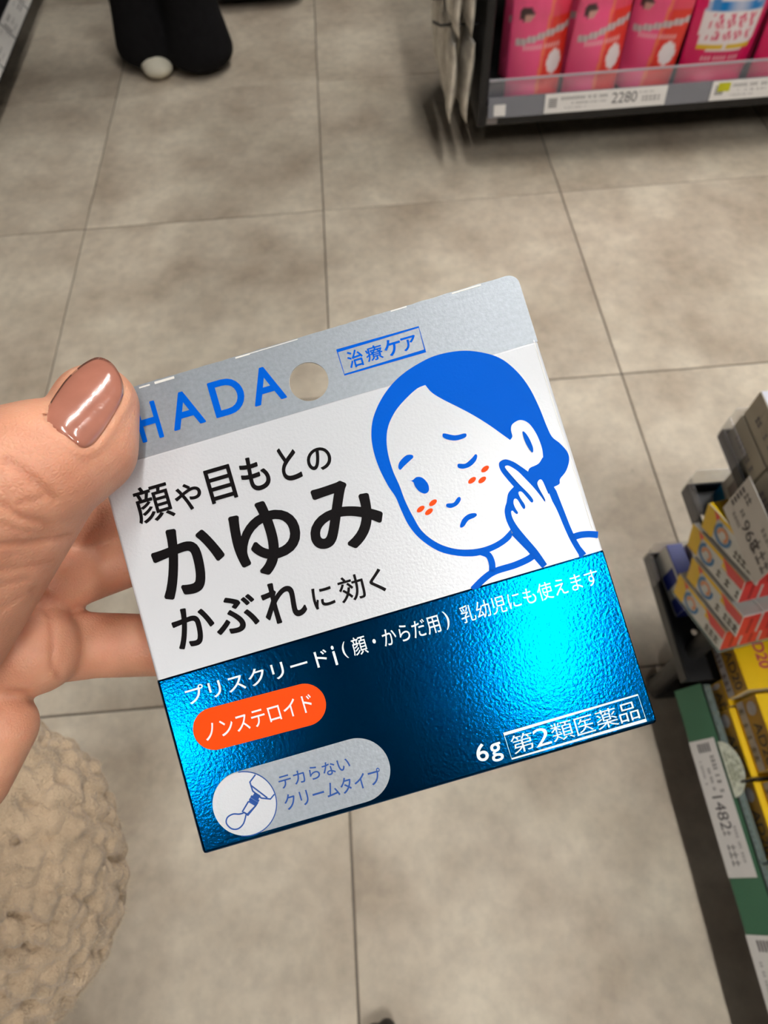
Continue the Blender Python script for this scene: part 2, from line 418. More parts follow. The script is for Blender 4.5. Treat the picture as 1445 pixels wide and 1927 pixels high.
lettering('pill_note_lettering', Z(380, 1380, 3.803, [('テカらない', 548, 178, 1062, 392, .010), ('クリームタイプ', 592, 243, 1272, 545, .010)]), INKN, LAY*7, 'navy lettering on the silver label')
def strokes(name, lines, m, z, label=None):
    V = []; F = []
    for pts, w, cl in lines:
        v, f = strip2d([uv(*p) for p in pts], w, cl); n = len(V); V += v; F += [tuple(n+i for i in q) for q in f]
    return decal_vf(name, V, F, m, z, label=label)
mm1 = .00028
strokes('tube_drawing', [
    (zc([(385, 292), (345, 345), (365, 408), (428, 460), (492, 466), (520, 432)]), mm1, False),
    (zc([(352, 368), (470, 458)]), mm1, False),
    (zc([(336, 482), (292, 556), (328, 580), (392, 508)]), mm1, False),
    (zc([(300, 560), (326, 574)]), mm1, False),
    (catmull(zc([(318, 578), (300, 640), (262, 678), (215, 678), (178, 640), (185, 598), (225, 574), (268, 574), (300, 566)]), 6, False), mm1, False),
    (zc([(372, 432), (412, 458)]), .0010, False), (zc([(352, 446), (410, 482)]), .0005, False), (zc([(342, 464), (402, 500)]), .0005, False), (zc([(338, 480), (394, 512)]), .0005, False),
    (zc([circ(306, 501, 230)[k] for k in range(-18, 18)]), .0002, False)], INKN, LAY*9, 'navy line drawing of a cream tube')

# worn white card showing along the cut edges
strokes('worn_edge', [([(262, 730), (282, 724)], .0003, False), ([(291, 721), (328, 710)], .0005, False), ([(443, 674), (470, 666)], .0003, False), ([(470, 665.5), (560, 638.5)], .00016, False),
    ([(735, 586), (765, 577)], .00025, False), ([(850, 552.5), (905, 536)], .0003, False), ([(1004, 640), (1051, 792)], .00016, False), ([(1051, 792), (1122, 1020)], .00014, False)], CARD, LAY*2)
# the drawn face
z7 = zm(640, 500, 2.779)
zh = zm(900, 840, 5.78)
outer = z7([(640, 445), (760, 458), (850, 492), (930, 560), (990, 640), (1040, 740), (1080, 840), (1108, 895), (1150, 930), (1188, 975), (1197, 1020), (1180, 1075), (1150, 1115)]) + \
    zh([(880, 410), (800, 450, 1), (700, 640, 1), (420, 900, 1), (355, 915, 1)]) + z7([(895, 1422), (840, 1468), (760, 1505), (690, 1520), (600, 1515), (510, 1490), (420, 1430), (360, 1360), (320, 1280),
    (290, 1210), (250, 1150), (205, 1060), (175, 970), (163, 880), (175, 790), (220, 690), (290, 600), (380, 530), (500, 470)])
decal('hair_print', [px2(catmull(outer, 7))], INKB, LAY*2, label='blue printed hair and face outline')
inner = z7([(445, 625, 1), (480, 665), (540, 702), (620, 742), (700, 785), (780, 835), (850, 885), (888, 912, 1), (900, 893), (893, 860), (900, 830), (940, 808), (985, 825), (1025, 880), (1053, 950), (1060, 1000)]) + \
    zh([(695, 125), (650, 190), (560, 235), (540, 275, 1), (470, 225), (380, 168), (290, 142), (225, 180), (240, 260), (310, 355), (385, 440, 1), (325, 510), (305, 610), (290, 660), (285, 720), (305, 810), (350, 905, 1)]) + \
    z7([(840, 1430), (770, 1466), (690, 1483), (600, 1480), (510, 1450), (430, 1390), (380, 1310), (340, 1230), (310, 1150), (275, 1070), (250, 980), (243, 900), (255, 830), (290, 760), (340, 700), (400, 645)])
decal('face_print', [px2(catmull(inner, 7))], WHITE, LAY*4, label='white printed face')
# neck, shoulder and arm lines
strokes('neck_lines', [
    (catmull(zh([(30, 1150), (110, 1185), (148, 1270), (150, 1360)]), 6, False), 72/5.78/1000*.1, False),
    (catmull(zh([(-60, 1560), (60, 1440), (180, 1360), (400, 1290), (560, 1215), (640, 1140)]), 6, False), 74/5.78/1000*.1, False),
    (catmull(zh([(1000, 1000), (1100, 965), (1200, 955), (1300, 962)]), 6, False), 74/5.78/1000*.1, False),
    (zh([(385, 930), (560, 1110), (725, 1300)]), 82/5.78/1000*.1, False),
    (zh([(720, 360), (810, 500), (880, 680), (950, 860), (1010, 1000), (1075, 1110), (1140, 1190)]), 84/5.78/1000*.1, False)], INKB, LAY*3)
hand_o = zh([(385, 440, 1), (325, 510), (305, 610), (290, 660), (285, 720), (305, 810), (350, 905), (400, 980, 1), (700, 1290, 1), (820, 1050, 1), (760, 700, 1), (560, 420, 1)])
decal('drawn_hand_outline', [px2(catmull(hand_o, 6))], INKB, LAY*5)
hand_i = zh([(290, 232), (310, 210), (350, 222), (430, 275), (520, 365), (600, 450), (680, 550), (748, 648, 1), (715, 560), (660, 460), (640, 405), (655, 370), (680, 362), (705, 395), (760, 520), (850, 690), (930, 880), (1000, 1030), (1092, 1187, 1), (745, 1282, 1),
    (640, 1130), (520, 990), (430, 880), (375, 790), (355, 720), (368, 700), (395, 725), (418, 738), (430, 720), (405, 680), (382, 625), (385, 580), (405, 570), (430, 590), (465, 650), (490, 682), (508, 668), (500, 630), (460, 570), (435, 515), (445, 492), (475, 500), (520, 550), (570, 608), (592, 605), (590, 575), (540, 510), (450, 420), (360, 320)])
decal('drawn_hand', [px2(catmull(hand_i, 6))], WHITE, LAY*7, label='white printed hand touching the face')
def leaf(pts): return px2(catmull(pts, 6))
feat = [
    [(535, 885), (545, 878), (600, 888), (648, 878), (660, 884), (652, 900), (610, 914), (570, 912), (540, 900)],
    [(304, 1055), (312, 1025), (345, 993), (375, 990), (382, 1003), (365, 1020), (335, 1048), (315, 1068)],
    [(352, 1120), (375, 1124), (400, 1106), (430, 1110), (458, 1140), (464, 1175), (445, 1192), (415, 1182), (392, 1155), (382, 1132)],
    [(613, 1042), (622, 1036), (655, 1035), (690, 1005), (706, 987), (716, 995), (708, 1022), (680, 1050), (645, 1062), (618, 1058)],
    [(554, 1250), (562, 1244), (592, 1240), (612, 1215), (625, 1210), (630, 1225), (612, 1252), (580, 1267), (557, 1262)],
    [(626, 1360), (640, 1325), (670, 1300), (705, 1294), (714, 1305), (700, 1318), (670, 1332), (648, 1362), (632, 1370)],
    [(952, 875), (962, 870), (985, 900), (1005, 945), (1008, 972), (998, 974), (970, 930)]]
decal('features_print', [leaf(z7(p)) for p in feat], INKB, LAY*8, label='blue printed eyes, brows, nose and mouth')
def drop(cx, cy, a, b, ang):
    return px2(z7([(cx+a*math.cos(t)*math.cos(ang)-b*math.sin(t)*math.sin(ang), cy+a*math.cos(t)*math.sin(ang)+b*math.sin(t)*math.cos(ang)) for t in [2*math.pi*k/20 for k in range(20)]]))
decal('rash_print', [drop(x, y, 24, 13, math.radians(-38)) for x, y in ((757, 1064), (689, 1123), (742, 1121), (485, 1240), (421, 1273), (464, 1287))], INKO, LAY*8, label='orange printed rash marks')

# ------------------------------------------------------------------ the hand holding the carton
SKIN = None
def skin_material():
    m = bpy.data.materials.new('skin'); m.use_nodes = True; nt = m.node_tree; b = nt.nodes['Principled BSDF']
    tc = nt.nodes.new('ShaderNodeTexCoord')
    n = nt.nodes.new('ShaderNodeTexNoise'); n.inputs['Scale'].default_value = 75; n.inputs['Detail'].default_value = 4; nt.links.new(tc.outputs['Object'], n.inputs['Vector'])
    rp = nt.nodes.new('ShaderNodeValToRGB'); e = rp.color_ramp.elements
    e[0].position = .3; e[0].color = srgb(206, 142, 114); e[1].position = .7; e[1].color = srgb(224, 166, 136)
    nt.links.new(n.outputs['Fac'], rp.inputs[0])
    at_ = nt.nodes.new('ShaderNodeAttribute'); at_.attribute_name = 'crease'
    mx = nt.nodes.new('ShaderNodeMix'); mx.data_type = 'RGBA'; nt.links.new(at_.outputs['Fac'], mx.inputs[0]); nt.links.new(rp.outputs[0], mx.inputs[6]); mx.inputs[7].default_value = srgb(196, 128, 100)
    nt.links.new(mx.outputs[2], b.inputs['Base Color'])
    b.inputs['Roughness'].default_value = .46; b.inputs['Specular IOR Level'].default_value = .4
    b.inputs['Subsurface Weight'].default_value = .35; b.inputs['Subsurface Radius'].default_value = (.0035, .0013, .0007); b.inputs['Subsurface Scale'].default_value = 1
    w = nt.nodes.new('ShaderNodeTexVoronoi'); w.feature = 'DISTANCE_TO_EDGE'; w.inputs['Scale'].default_value = 1300; nt.links.new(tc.outputs['Object'], w.inputs['Vector'])
    n2 = nt.nodes.new('ShaderNodeTexNoise'); n2.inputs['Scale'].default_value = 260; n2.inputs['Detail'].default_value = 4; nt.links.new(tc.outputs['Object'], n2.inputs['Vector'])
    ad = nt.nodes.new('ShaderNodeMath'); ad.operation = 'MULTIPLY_ADD'; ad.inputs[1].default_value = 1.6
    nt.links.new(n2.outputs['Fac'], ad.inputs[0]); nt.links.new(w.outputs['Distance'], ad.inputs[2])
    bp = nt.nodes.new('ShaderNodeBump'); bp.inputs['Strength'].default_value = .35; bp.inputs['Distance'].default_value = .0004
    nt.links.new(ad.outputs[0], bp.inputs['Height']); nt.links.new(bp.outputs[0], b.inputs['Normal'])
    return m
SKIN = skin_material()
def J(x, y, d, r): return (at(x, y, d), r/1000)
def chain(*js): return [(a[0], a[1], b[0], b[1]) for a, b in zip(js, js[1:])]
segs = []
# thumb: tip, pad, joint, base, ball
segs += chain(J(180, 764, .1145, 7.6), J(158, 842, .1120, 9.2), J(84, 872, .1075, 11.0), J(-42, 930, .1050, 13.2), J(-200, 1165, .1120, 19.0), J(-420, 1420, .130, 23))
segs += chain(J(84, 880, .1085, 10.2), J(-190, 1165, .1120, 18.5))
# index
segs += chain(J(-260, 1120, .140, 11), J(-60, 1060, .142, 9.5), J(120, 1005, .147, 8.4), J(330, 925, .1525, 7.2))
# middle
segs += chain(J(-260, 1220, .140, 11), J(-20, 1150, .137, 9.6), J(90, 1098, .139, 7.6), J(180, 1072, .1475, 6.9), J(330, 1020, .1515, 6.6))
# ring
segs += chain(J(-300, 1300, .138, 11), J(10, 1235, .132, 8.8), J(64, 1222, .133, 9.6)) + chain(J(75, 1218, .138, 8.3), J(180, 1214, .1430, 7.4), J(330, 1214, .1475, 7.0))
# little finger folded below
segs += chain(J(-300, 1420, .138, 11), J(-40, 1330, .131, 8.2), J(2, 1368, .129, 7.2), J(-60, 1470, .128, 8.0), J(-220, 1560, .132, 10))
# palm and wrist
segs += chain(J(-300, 1180, .140, 17), J(-330, 1400, .140, 18)) + chain(J(-330, 1300, .138, 20), J(-560, 1640, .150, 23), J(-1050, 2200, .185, 25), J(-1600, 2900, .24, 29))
hand_me = blob(segs, .00075, smooth=7)
nv = len(hand_me.vertices)
co = np.empty(nv*3); hand_me.vertices.foreach_get('co', co); co = co.reshape(-1, 3)
no = np.empty(nv*3); hand_me.vertices.foreach_get('normal', no); no = no.reshape(-1, 3)
pr = project(co)
facing = ((CAM-co)*no).sum(1)/np.linalg.norm(CAM-co, axis=1)
def seg_dist(p, poly):
    best = np.full(len(p), 1e9)
    for a, b in zip(poly, poly[1:]):
        a, b = np.array(a, float), np.array(b, float); t = np.clip(((p-a)@(b-a))/((b-a)@(b-a)), 0, 1)
        best = np.minimum(best, np.linalg.norm(p-(a+t[:, None]*(b-a)), axis=1))
    return best
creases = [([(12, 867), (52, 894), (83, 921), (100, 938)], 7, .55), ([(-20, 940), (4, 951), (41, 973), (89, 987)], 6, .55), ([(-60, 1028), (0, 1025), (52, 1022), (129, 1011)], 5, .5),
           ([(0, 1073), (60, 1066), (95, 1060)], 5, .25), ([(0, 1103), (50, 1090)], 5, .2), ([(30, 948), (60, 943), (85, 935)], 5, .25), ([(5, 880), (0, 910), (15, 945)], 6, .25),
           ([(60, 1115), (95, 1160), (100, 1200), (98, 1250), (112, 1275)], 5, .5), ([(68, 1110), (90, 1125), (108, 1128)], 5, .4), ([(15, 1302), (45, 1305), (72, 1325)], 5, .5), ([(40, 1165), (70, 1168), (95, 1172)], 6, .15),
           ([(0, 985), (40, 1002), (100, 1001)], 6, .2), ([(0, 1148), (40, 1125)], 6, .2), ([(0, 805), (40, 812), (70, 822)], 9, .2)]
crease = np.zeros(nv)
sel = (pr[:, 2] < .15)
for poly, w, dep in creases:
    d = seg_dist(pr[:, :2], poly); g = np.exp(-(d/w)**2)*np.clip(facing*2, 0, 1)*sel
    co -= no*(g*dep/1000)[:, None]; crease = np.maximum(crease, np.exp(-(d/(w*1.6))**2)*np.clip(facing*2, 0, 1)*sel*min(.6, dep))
nail_px = [(85, 788), (92, 762), (118, 722), (140, 698), (162, 681), (185, 672), (208, 681), (224, 702), (232, 726), (229, 752), (208, 792), (188, 822), (172, 838), (154, 842), (128, 824), (102, 806)]
nl = catmull(nail_px, 6)
ncen = np.array([160., 757.])
# the flesh rises a little around the nail
d = seg_dist(pr[:, :2], [tuple(p) for p in nl]+[tuple(nl[0])]); low = np.clip((pr[:, 0]-ncen[0])*.5+(pr[:, 1]-ncen[1])*.87-5, 0, 40)/40
ins = np.zeros(nv)
co += no*(np.exp(-((d-9)/9)**2)*low*np.clip(facing*2, 0, 1)*sel*(pr[:, 2] < .125)*.00045)[:, None]
hand_me.vertices.foreach_set('co', co.ravel())
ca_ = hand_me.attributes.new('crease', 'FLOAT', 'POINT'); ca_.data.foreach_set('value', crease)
hand_me.update()
person = empty('person', tuple(at(-200, 1300, .135)), 'hand with a glossy brown thumbnail pinching the medicine box', 'person')
def under(o, root):
    o.parent = root; o.matrix_parent_inverse = Matrix.Translation(-Vector(root.location)); return o
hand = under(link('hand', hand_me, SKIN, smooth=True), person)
# nail: curved plate fitted to the thumb's own surface
bm = bmesh.new(); bm.from_mesh(hand_me); tree = bvhtree.BVHTree.FromBMesh(bm); bm.free()
smp = []
ax = np.array([70., -132.]); ax /= np.linalg.norm(ax); px_ = np.array([-ax[1], ax[0]])
poly = np.array(nl)
def inside(p, poly):
    x, y = p; c = False; n = len(poly)
    for i in range(n):
        x1, y1 = poly[i]; x2, y2 = poly[i-1]
        if (y1 > y) != (y2 > y) and x < (x2-x1)*(y-y1)/(y2-y1)+x1: c = not c
    return c
for gx in range(80, 240, 8):
    for gy in range(670, 850, 8):
        if inside((gx, gy), poly):
            dd = ray(gx, gy); h = tree.ray_cast(Vector(CAM), Vector(dd).normalized())
            if h[0]:
                z = (np.array(h[0])-CAM)@FW
                if z < .125: smp.append(((np.array([gx, gy])-ncen)@px_/60, (np.array([gx, gy])-ncen)@ax/80, z))
smp = np.array(smp)
bas = lambda a, b: np.stack([np.ones_like(a), a, b, a*a, a*b, b*b], -1)
cf = np.linalg.lstsq(bas(smp[:, 0], smp[:, 1]), smp[:, 2], rcond=None)[0]
cf[3] = min(max(cf[3], .0010), .0022); cf[5] = max(min(cf[5], .0012), .0004)
NR = 14; V = []; Fc = []
M = len(nl)
for k in range(NR+1):
    t = k/NR
    for p in nl:
        q = ncen+(np.array(p)-ncen)*t; a, b = (q-ncen)@px_/60, (q-ncen)@ax/80
        z = float(bas(np.array(a), np.array(b)) @ cf) - .00085 + .00055*t**10
        V.append(at(q[0], q[1], z))
for k in range(NR):
    for i in range(M):
        j = (i+1) % M; Fc.append((k*M+i, k*M+j, (k+1)*M+j, (k+1)*M+i))
nail = pydata(V, Fc)
# the nail bed: flesh under the plate lies below it
co = np.empty(nv*3); hand_me.vertices.foreach_get('co', co); co = co.reshape(-1, 3); pr = project(co)
for i in np.nonzero((pr[:, 2] < .125) & (pr[:, 0] > 60) & (pr[:, 0] < 250) & (pr[:, 1] > 655) & (pr[:, 1] < 860))[0]:
    if inside(pr[i, :2], poly) or pr[i, 1] < 700 or pr[i,0] < 120:
        q = pr[i, :2]; a, b = (q-ncen)@px_/60, (q-ncen)@ax/80
        zn = float(bas(np.array(a), np.array(b)) @ cf) - .00085 + .0007
        if inside(q, poly) and pr[i, 2] < zn: co[i] = at(q[0], q[1], zn)
hand_me.vertices.foreach_set('co', co.ravel()); hand_me.update()
bm = bmesh.new(); bm.from_mesh(nail); bmesh.ops.remove_doubles(bm, verts=bm.verts, dist=1e-7); bmesh.ops.recalc_face_normals(bm, faces=bm.faces)
av = sum((f.normal for f in bm.faces), Vector())
if av.dot(Vector(CAM-V[0])) < 0: bmesh.ops.reverse_faces(bm, faces=bm.faces)
bm.to_mesh(nail); bm.free()
def nst(o):
    s = o.modifiers.new('s', 'SOLIDIFY'); s.thickness = .0006; s.offset = -1
nail = applied(nail, nst)
NAILM = mat('nail_polish', srgb(172, 112, 94), .16, spec=.6, coat=1., noise=(160, .10), bump=(240, .5, .00025))
NAILM.node_tree.nodes['Principled BSDF'].inputs['Coat Roughness'].default_value = .015
under(link('thumb_nail', nail, NAILM, smooth=True, label='thumbnail in glossy brown polish'), person)

# ------------------------------------------------------------------ curly fleece at the holder's side
c0 = at(-85, 1680, .285)
def fleece_pt(v):
    rx = (.0690 if v[0] > 0 else .075)*(1+.14*max(0, v[1])*(v[0] > 0))*(1-.58*v[1]**2 if v[1] < 0 else 1.)
    return c0 + v[0]*rx*RT + (v[1]*.080-.004)*UP - v[2]*.045*FW
puffs = []; NP = 640
for k in range(NP):
    zz = 1-2*(k+.5)/NP; ph_ = k*2.399963; rr_ = math.sqrt(1-zz*zz)
    v = np.array([rr_*math.cos(ph_), rr_*math.sin(ph_), zz])+rng.normal(0, .020, 3); v /= np.linalg.norm(v)
    p = fleece_pt(v); d = rng.normal(size=3); d /= np.linalg.norm(d); r0 = rng.uniform(.0046, .0066)
    puffs.append((p-d*.0016, r0, p+d*.0016, r0*rng.uniform(.75, 1.)))
core = [(fleece_pt(np.array([0, b_, 0])*1.)-FW*0, (.05*(1-.4*max(0, -b_)), .05*(1-.4*max(0, -b_)), .04), fleece_pt(np.array([0, b_-.25, 0])), (.05*(1-.4*max(0, .25-b_)), .05*(1-.4*max(0, .25-b_)), .04)) for b_ in (.5, .25, 0, -.25, -.5)]
for k in range(170):
    zz = 1-2*(k+.5)/170; ph_ = k*2.399963; rr_ = math.sqrt(1-zz*zz); p = fleece_pt(np.array([rr_*math.cos(ph_), rr_*math.sin(ph_), zz])*.79)
    core.append((p, .0125, p+(c0-p)*.3, .0125))
me = blob(puffs+core, .0011, smooth=2, sub=2)
P = np.empty(len(me.vertices)*3); me.vertices.foreach_get('co', P); P = P.reshape(-1, 3)
nrm = np.empty(len(me.vertices)*3); me.vertices.foreach_get('normal', nrm); nrm = nrm.reshape(-1, 3)
wv = .00035*(np.sin(900*P[:, 0]+400*P[:, 2])+np.sin(800*P[:, 1]+500*P[:, 0])+np.sin(1000*P[:, 2]-300*P[:, 1])); P = P+nrm*wv[:, None]
me.vertices.foreach_set('co', P.ravel()); me.update()
FLM = mat('curly_fleece', srgb(184, 162, 136), .95, spec=.05, noise=(70, .18), bump=(900, 1., .0015))
FLM.node_tree.nodes['Principled BSDF'].inputs['Sheen Weight'].default_value = .3
coat = empty('fleece_coat', tuple(c0-np.array([0, 0, .09])), 'curly cream fleece coat side below the hand', 'coat')
under(link('fleece', me, FLM, smooth=True), coat)
# loose fibres standing off the curls
hv = []; hf = []
ids = rng.choice(len(P), 34000)
ids = [i for i in ids if nrm[i]@(-FW) > -.35]
for i in ids:
    p = P[i]; d = nrm[i]+rng.normal(0, .8, 3); d /= np.linalg.norm(d); L = rng.uniform(.0014, .0046)
    s = np.cross(d, rng.normal(size=3)); s /= np.linalg.norm(s); bend = rng.normal(0, .0012, 3)
    n = len(hv); w = .00005
    hv += [p-s*w, p+s*w, p+d*L*.5+bend*.4+s*w*.7, p+d*L*.5+bend*.4-s*w*.7, p+d*L+bend]
    hf += [(n, n+1, n+2, n+3), (n+3, n+2, n+4)]
under(link('loose_fibres', pydata(hv, hf), mat('fleece_fibre', srgb(205, 186, 158), .9, spec=.1, noise=(40, .1)), kind='stuff'), coat)

# ------------------------------------------------------------------ shop fittings
BLACK = mat('black_metal', srgb(34, 34, 36), .45, metal=.3, noise=(30, .15), bump=(300, .2, .0004))
DARK = mat('dark_metal', srgb(58, 56, 54), .5, metal=.2, noise=(30, .12))
GREEN = mat('green_strip', srgb(66, 112, 84), .45, noise=(20, .05))
PVC = mat('clear_pvc', srgb(205, 205, 214), .12, alpha=.17, spec=.6)
PVC2 = mat('clear_strip_ridged', srgb(150, 170, 165), .15, alpha=.45, spec=.7)
LABELM = mat('label_paper', srgb(226, 222, 218), .5, noise=(40, .03))
PRINTK = mat('label_ink', srgb(92, 86, 88), .6, noise=(40, .1))
PRINTG = mat('label_ink_faint', srgb(140, 134, 134), .6, noise=(40, .1))
WHITEB = mat('box_white', srgb(226, 226, 222), .45, noise=(40, .04))
def frame_obj(o, org, ex, ey, ez):
    o.matrix_world = Matrix(((ex[0], ey[0], ez[0], org[0]), (ex[1], ey[1], ez[1], org[1]), (ex[2], ey[2], ez[2], org[2]), (0, 0, 0, 1)))
    return o
def n3(v): v = np.asarray(v, float); return v/np.linalg.norm(v)
def flat_rects(rects, z):
    v = []; f = []
    for x0, y0, x1, y1 in rects:
        n = len(v); v += [(x0, y0, z), (x1, y0, z), (x1, y1, z), (x0, y1, z)]; f.append((n, n+1, n+2, n+3))
    return pydata(v, f)
def flat_text(s, x, y, h, z, bold=.0, stretch=1., rot=0.):
    v, f, asp = normtext(s, bold); q = np.stack([v[:, 0]*h*asp*stretch, v[:, 1]*h], 1)
    c, sn = math.cos(rot), math.sin(rot); q = np.stack([q[:, 0]*c-q[:, 1]*sn+x, q[:, 0]*sn+q[:, 1]*c+y], 1)
    base = len(textmesh(s, min(bold, 0.))[0]); return pydata([(a[0], a[1], z+(i//base)*4e-6) for i, a in enumerate(q)], f)
def dashes(x0, x1, y, h, seed, dens=.75):
    """a line of print too small to read"""
    rr = random.Random(seed); out = []; x = x0
    while x < x1:
        w = h*rr.uniform(.5, .95)
        if rr.random() < dens:
            out.append((x, y, x+w*.8, y+h*.22)); out.append((x, y+h*.55, x+w*.8, y+h*.75)); out.append((x+w*.3, y, x+w*.45, y+h))
        x += w
    return out

# ---- price labels: card with print, built in its own plane (u along, v up)
def price_label(org, ex, ey, w, h, price, label, seed, group=None, badge=None, tick=True, px_at=.5, ph=.5, name='price_label'):
    ex = n3(ex); ey = n3(ey - ex*(np.dot(ex, ey))); ez = np.cross(ex, ey)
    e = empty(name, (0, 0, 0), label, 'price label', group); frame_obj(e, org, ex, ey, ez)
    link('card', boxme(0, w, 0, h, 0, .0006, bevel=.0002, seg=1), LABELM, e)
    z = .0008
    if price: link('price_print', flat_text(price, w*px_at, h*.28, h*ph, z, .004), PRINTK, e)
    rs = dashes(w*.13, w*(px_at-.04), h*.66, h*.16, seed) + dashes(w*.22, w*(px_at-.05), h*.42, h*.10, seed+1)
    link('small_print', flat_rects(rs, z), PRINTK, e, kind='stuff')
    rs = dashes(w*.16, w*.35, h*.2, h*.09, seed+2) + dashes(w*min(.95, px_at+.25), w*.96, h*.3, h*.3, seed+3) + dashes(w*min(.95, px_at+.22), w*.9, h*.72, h*.1, seed+4)
    link('fine_print', flat_rects(rs, z), PRINTG, e, kind='stuff')
    link('code_print', flat_rects([(w*.03, h*(.3+.1*k), w*.10, h*(.36+.1*k)) for k in range(5)], z), PRINTK, e, kind='stuff')
    if badge: link('badge_print', flat_rects([(w*.05, h*.45, w*.15, h*.9)], z+.0001), mat('badge_'+badge, srgb(190, 186, 20), .5, noise=(60, .1)), e)
    return e

# ---- right-hand gondola: low shelf with green price strip
RXF = .365
unit = empty('shelf_unit', (RXF, -.35, 0), 'low black shop shelf with a green price strip along its edge', 'shelf')
def U(o): return under(o, unit)
ymin, ymax = -.95, .168
U(link('bottom_shelf', boxme(RXF+.022, .80, ymin, ymax-.003, .085, .108, bevel=.003), BLACK))
U(link('kick_plate', boxme(.47, .80, ymin+.02, ymax-.03, 0, .085), BLACK))
U(link('back_panel', boxme(.72, .745, ymin, ymax, .108, 1.35, bevel=.003), DARK))
for yy in (ymin, ymax-.03): U(link('upright', boxme(.745, .79, yy, yy+.03, 0, 1.38, bevel=.003), BLACK))
# tilted strip: (x, z) from (.365,.100) up to (.385,.135)
ra = np.array([RXF, 0, .100]); rb = np.array([RXF+.021, 0, .136]); rn = n3(np.cross([0, -1, 0], rb-ra));
if rn[0] > 0: rn = -rn
def strip_prism(y0, y1, a, b, off0, off1, m, nm):
    q = [ra+(rb-ra)*a+rn*off0, ra+(rb-ra)*b+rn*off0, ra+(rb-ra)*b+rn*off1, ra+(rb-ra)*a+rn*off1]
    return U(link(nm, prism(q, y0, y1, lambda p, t: (p[0], t, p[2])), m))
strip_prism(ymin, ymax, 0, 1, -.004, 0, BLACK, 'price_rail')
strip_prism(ymin, ymax, .02, .98, .0002, .0010, GREEN, 'green_strip')
U(link('clear_ledge', boxme(RXF+.0215, RXF+.030, ymin, ymax-.002, .108, .139, bevel=.001), PVC2))
rey = n3(rb-ra); rex = np.array([0, -1., 0])
def rail_pt(y, a, off): return ra+(rb-ra)*a+rn*off+np.array([0, y, 0])
RL = np.linalg.norm(rb-ra)
# white oval emblems and script printed on the strip
OV = mat('strip_print', srgb(196, 206, 196), .5, noise=(90, .2))
for k, yc in enumerate((.135, -.062, -.26, -.46)):
    e = link('emblem_print', pydata([(math.cos(2*math.pi*i/24)*.013*(1+0), math.sin(2*math.pi*i/24)*RL*.33, 0) for i in range(24)], [tuple(range(24))]), OV)
    frame_obj(e, rail_pt(yc, .5, .0013), rex, rey, np.cross(rex, rey)); o = e; mw = o.matrix_world.copy(); o.parent = unit; o.matrix_parent_inverse = Matrix.Translation(-Vector(unit.location)); o.matrix_world = mw
    e = link('script_print', flat_rects(dashes(.018, .046, RL*.32, RL*.26, 70+k), 0), OV)
    frame_obj(e, rail_pt(yc, 0, .0013), rex, rey, np.cross(rex, rey)); mw = e.matrix_world.copy(); e.parent = unit; e.matrix_parent_inverse = Matrix.Translation(-Vector(unit.location)); e.matrix_world = mw
price_label(rail_pt(.104, .02, .0018), rex, rey, .148, RL*.86, '1482', 'white price card reading 1482 on the green shelf strip', 11, px_at=.43, ph=.40)
price_label(rail_pt(-.098, .02, .0018), rex, rey, .15, RL*.9, None, 'unpriced white card on the green shelf strip', 31)
# round pop card standing behind the label
pc = empty('shelf_talker', tuple(rail_pt(.085, 1.0, .002)), 'pale round card standing above the 1482 price card', 'card')
pts = [(0, 0)]+[(.031+.031*math.cos(math.pi-math.pi*k/20), .021*math.sin(math.pi*k/20)) for k in range(21)]
def up2(p, t): q = rail_pt(.098, .98, .0028) + rex*p[0] + rey*p[1]*1.05 + rn*t; return tuple(q-np.array(pc.location))
link('card', prism(pts[1:], 0, .0006, up2), mat('talker_card', srgb(214, 218, 200), .5, noise=(260, .22)), pc)
ds = []
for k in range(4): ds += dashes(.012+.003*k, .05-.004*k, .003+.004*k, .003, 200+k)
v = []; f = []
for x0, y0, x1, y1 in ds:
    n = len(v); v += [up2((x0, y0), .0008), up2((x1, y0), .0008), up2((x1, y1), .0008), up2((x0, y1), .0008)]; f.append((n, n+1, n+2, n+3))
link('small_print', pydata(v, f), mat('talker_ink', srgb(120, 128, 84), .6, noise=(60, .2)), pc)

# ---- boxes of ointment on the low shelf
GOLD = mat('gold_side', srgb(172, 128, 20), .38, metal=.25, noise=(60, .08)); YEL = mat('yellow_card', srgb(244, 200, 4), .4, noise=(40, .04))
GREYB = mat('grey_band', srgb(178, 174, 178), .45, noise=(150, .12)); INKD = mat('box_ink', srgb(64, 48, 18), .5, noise=(60, .1)); INKR = mat('box_red', srgb(196, 70, 84), .5, noise=(60, .1)); INKBL = mat('box_sky', srgb(120, 140, 176), .5, noise=(60, .1))
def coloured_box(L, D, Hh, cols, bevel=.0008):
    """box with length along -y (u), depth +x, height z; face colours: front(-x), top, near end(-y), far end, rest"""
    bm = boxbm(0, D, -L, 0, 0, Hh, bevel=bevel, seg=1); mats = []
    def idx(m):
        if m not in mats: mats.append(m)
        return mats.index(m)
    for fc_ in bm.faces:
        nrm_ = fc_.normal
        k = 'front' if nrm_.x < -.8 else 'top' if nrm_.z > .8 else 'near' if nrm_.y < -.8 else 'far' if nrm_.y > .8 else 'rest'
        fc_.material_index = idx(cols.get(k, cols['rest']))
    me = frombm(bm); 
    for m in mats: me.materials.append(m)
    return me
def side_place(me, x, z_first=True):
    return me
def on_front(me_uv, L):
    """flat print laid out (u along length from the far end, v up) -> front face x=-.0003"""
    co_ = [(-.0004-v.co.z, -v.co.x, v.co.y) for v in me_uv.vertices]; return pydata(co_, [tuple(p.vertices) for p in me_uv.polygons])
def on_near(me_uv, L):
    co_ = [(v.co.x, -L-.0004, v.co.y) for v in me_uv.vertices]; return pydata(co_, [tuple(p.vertices) for p in me_uv.polygons])
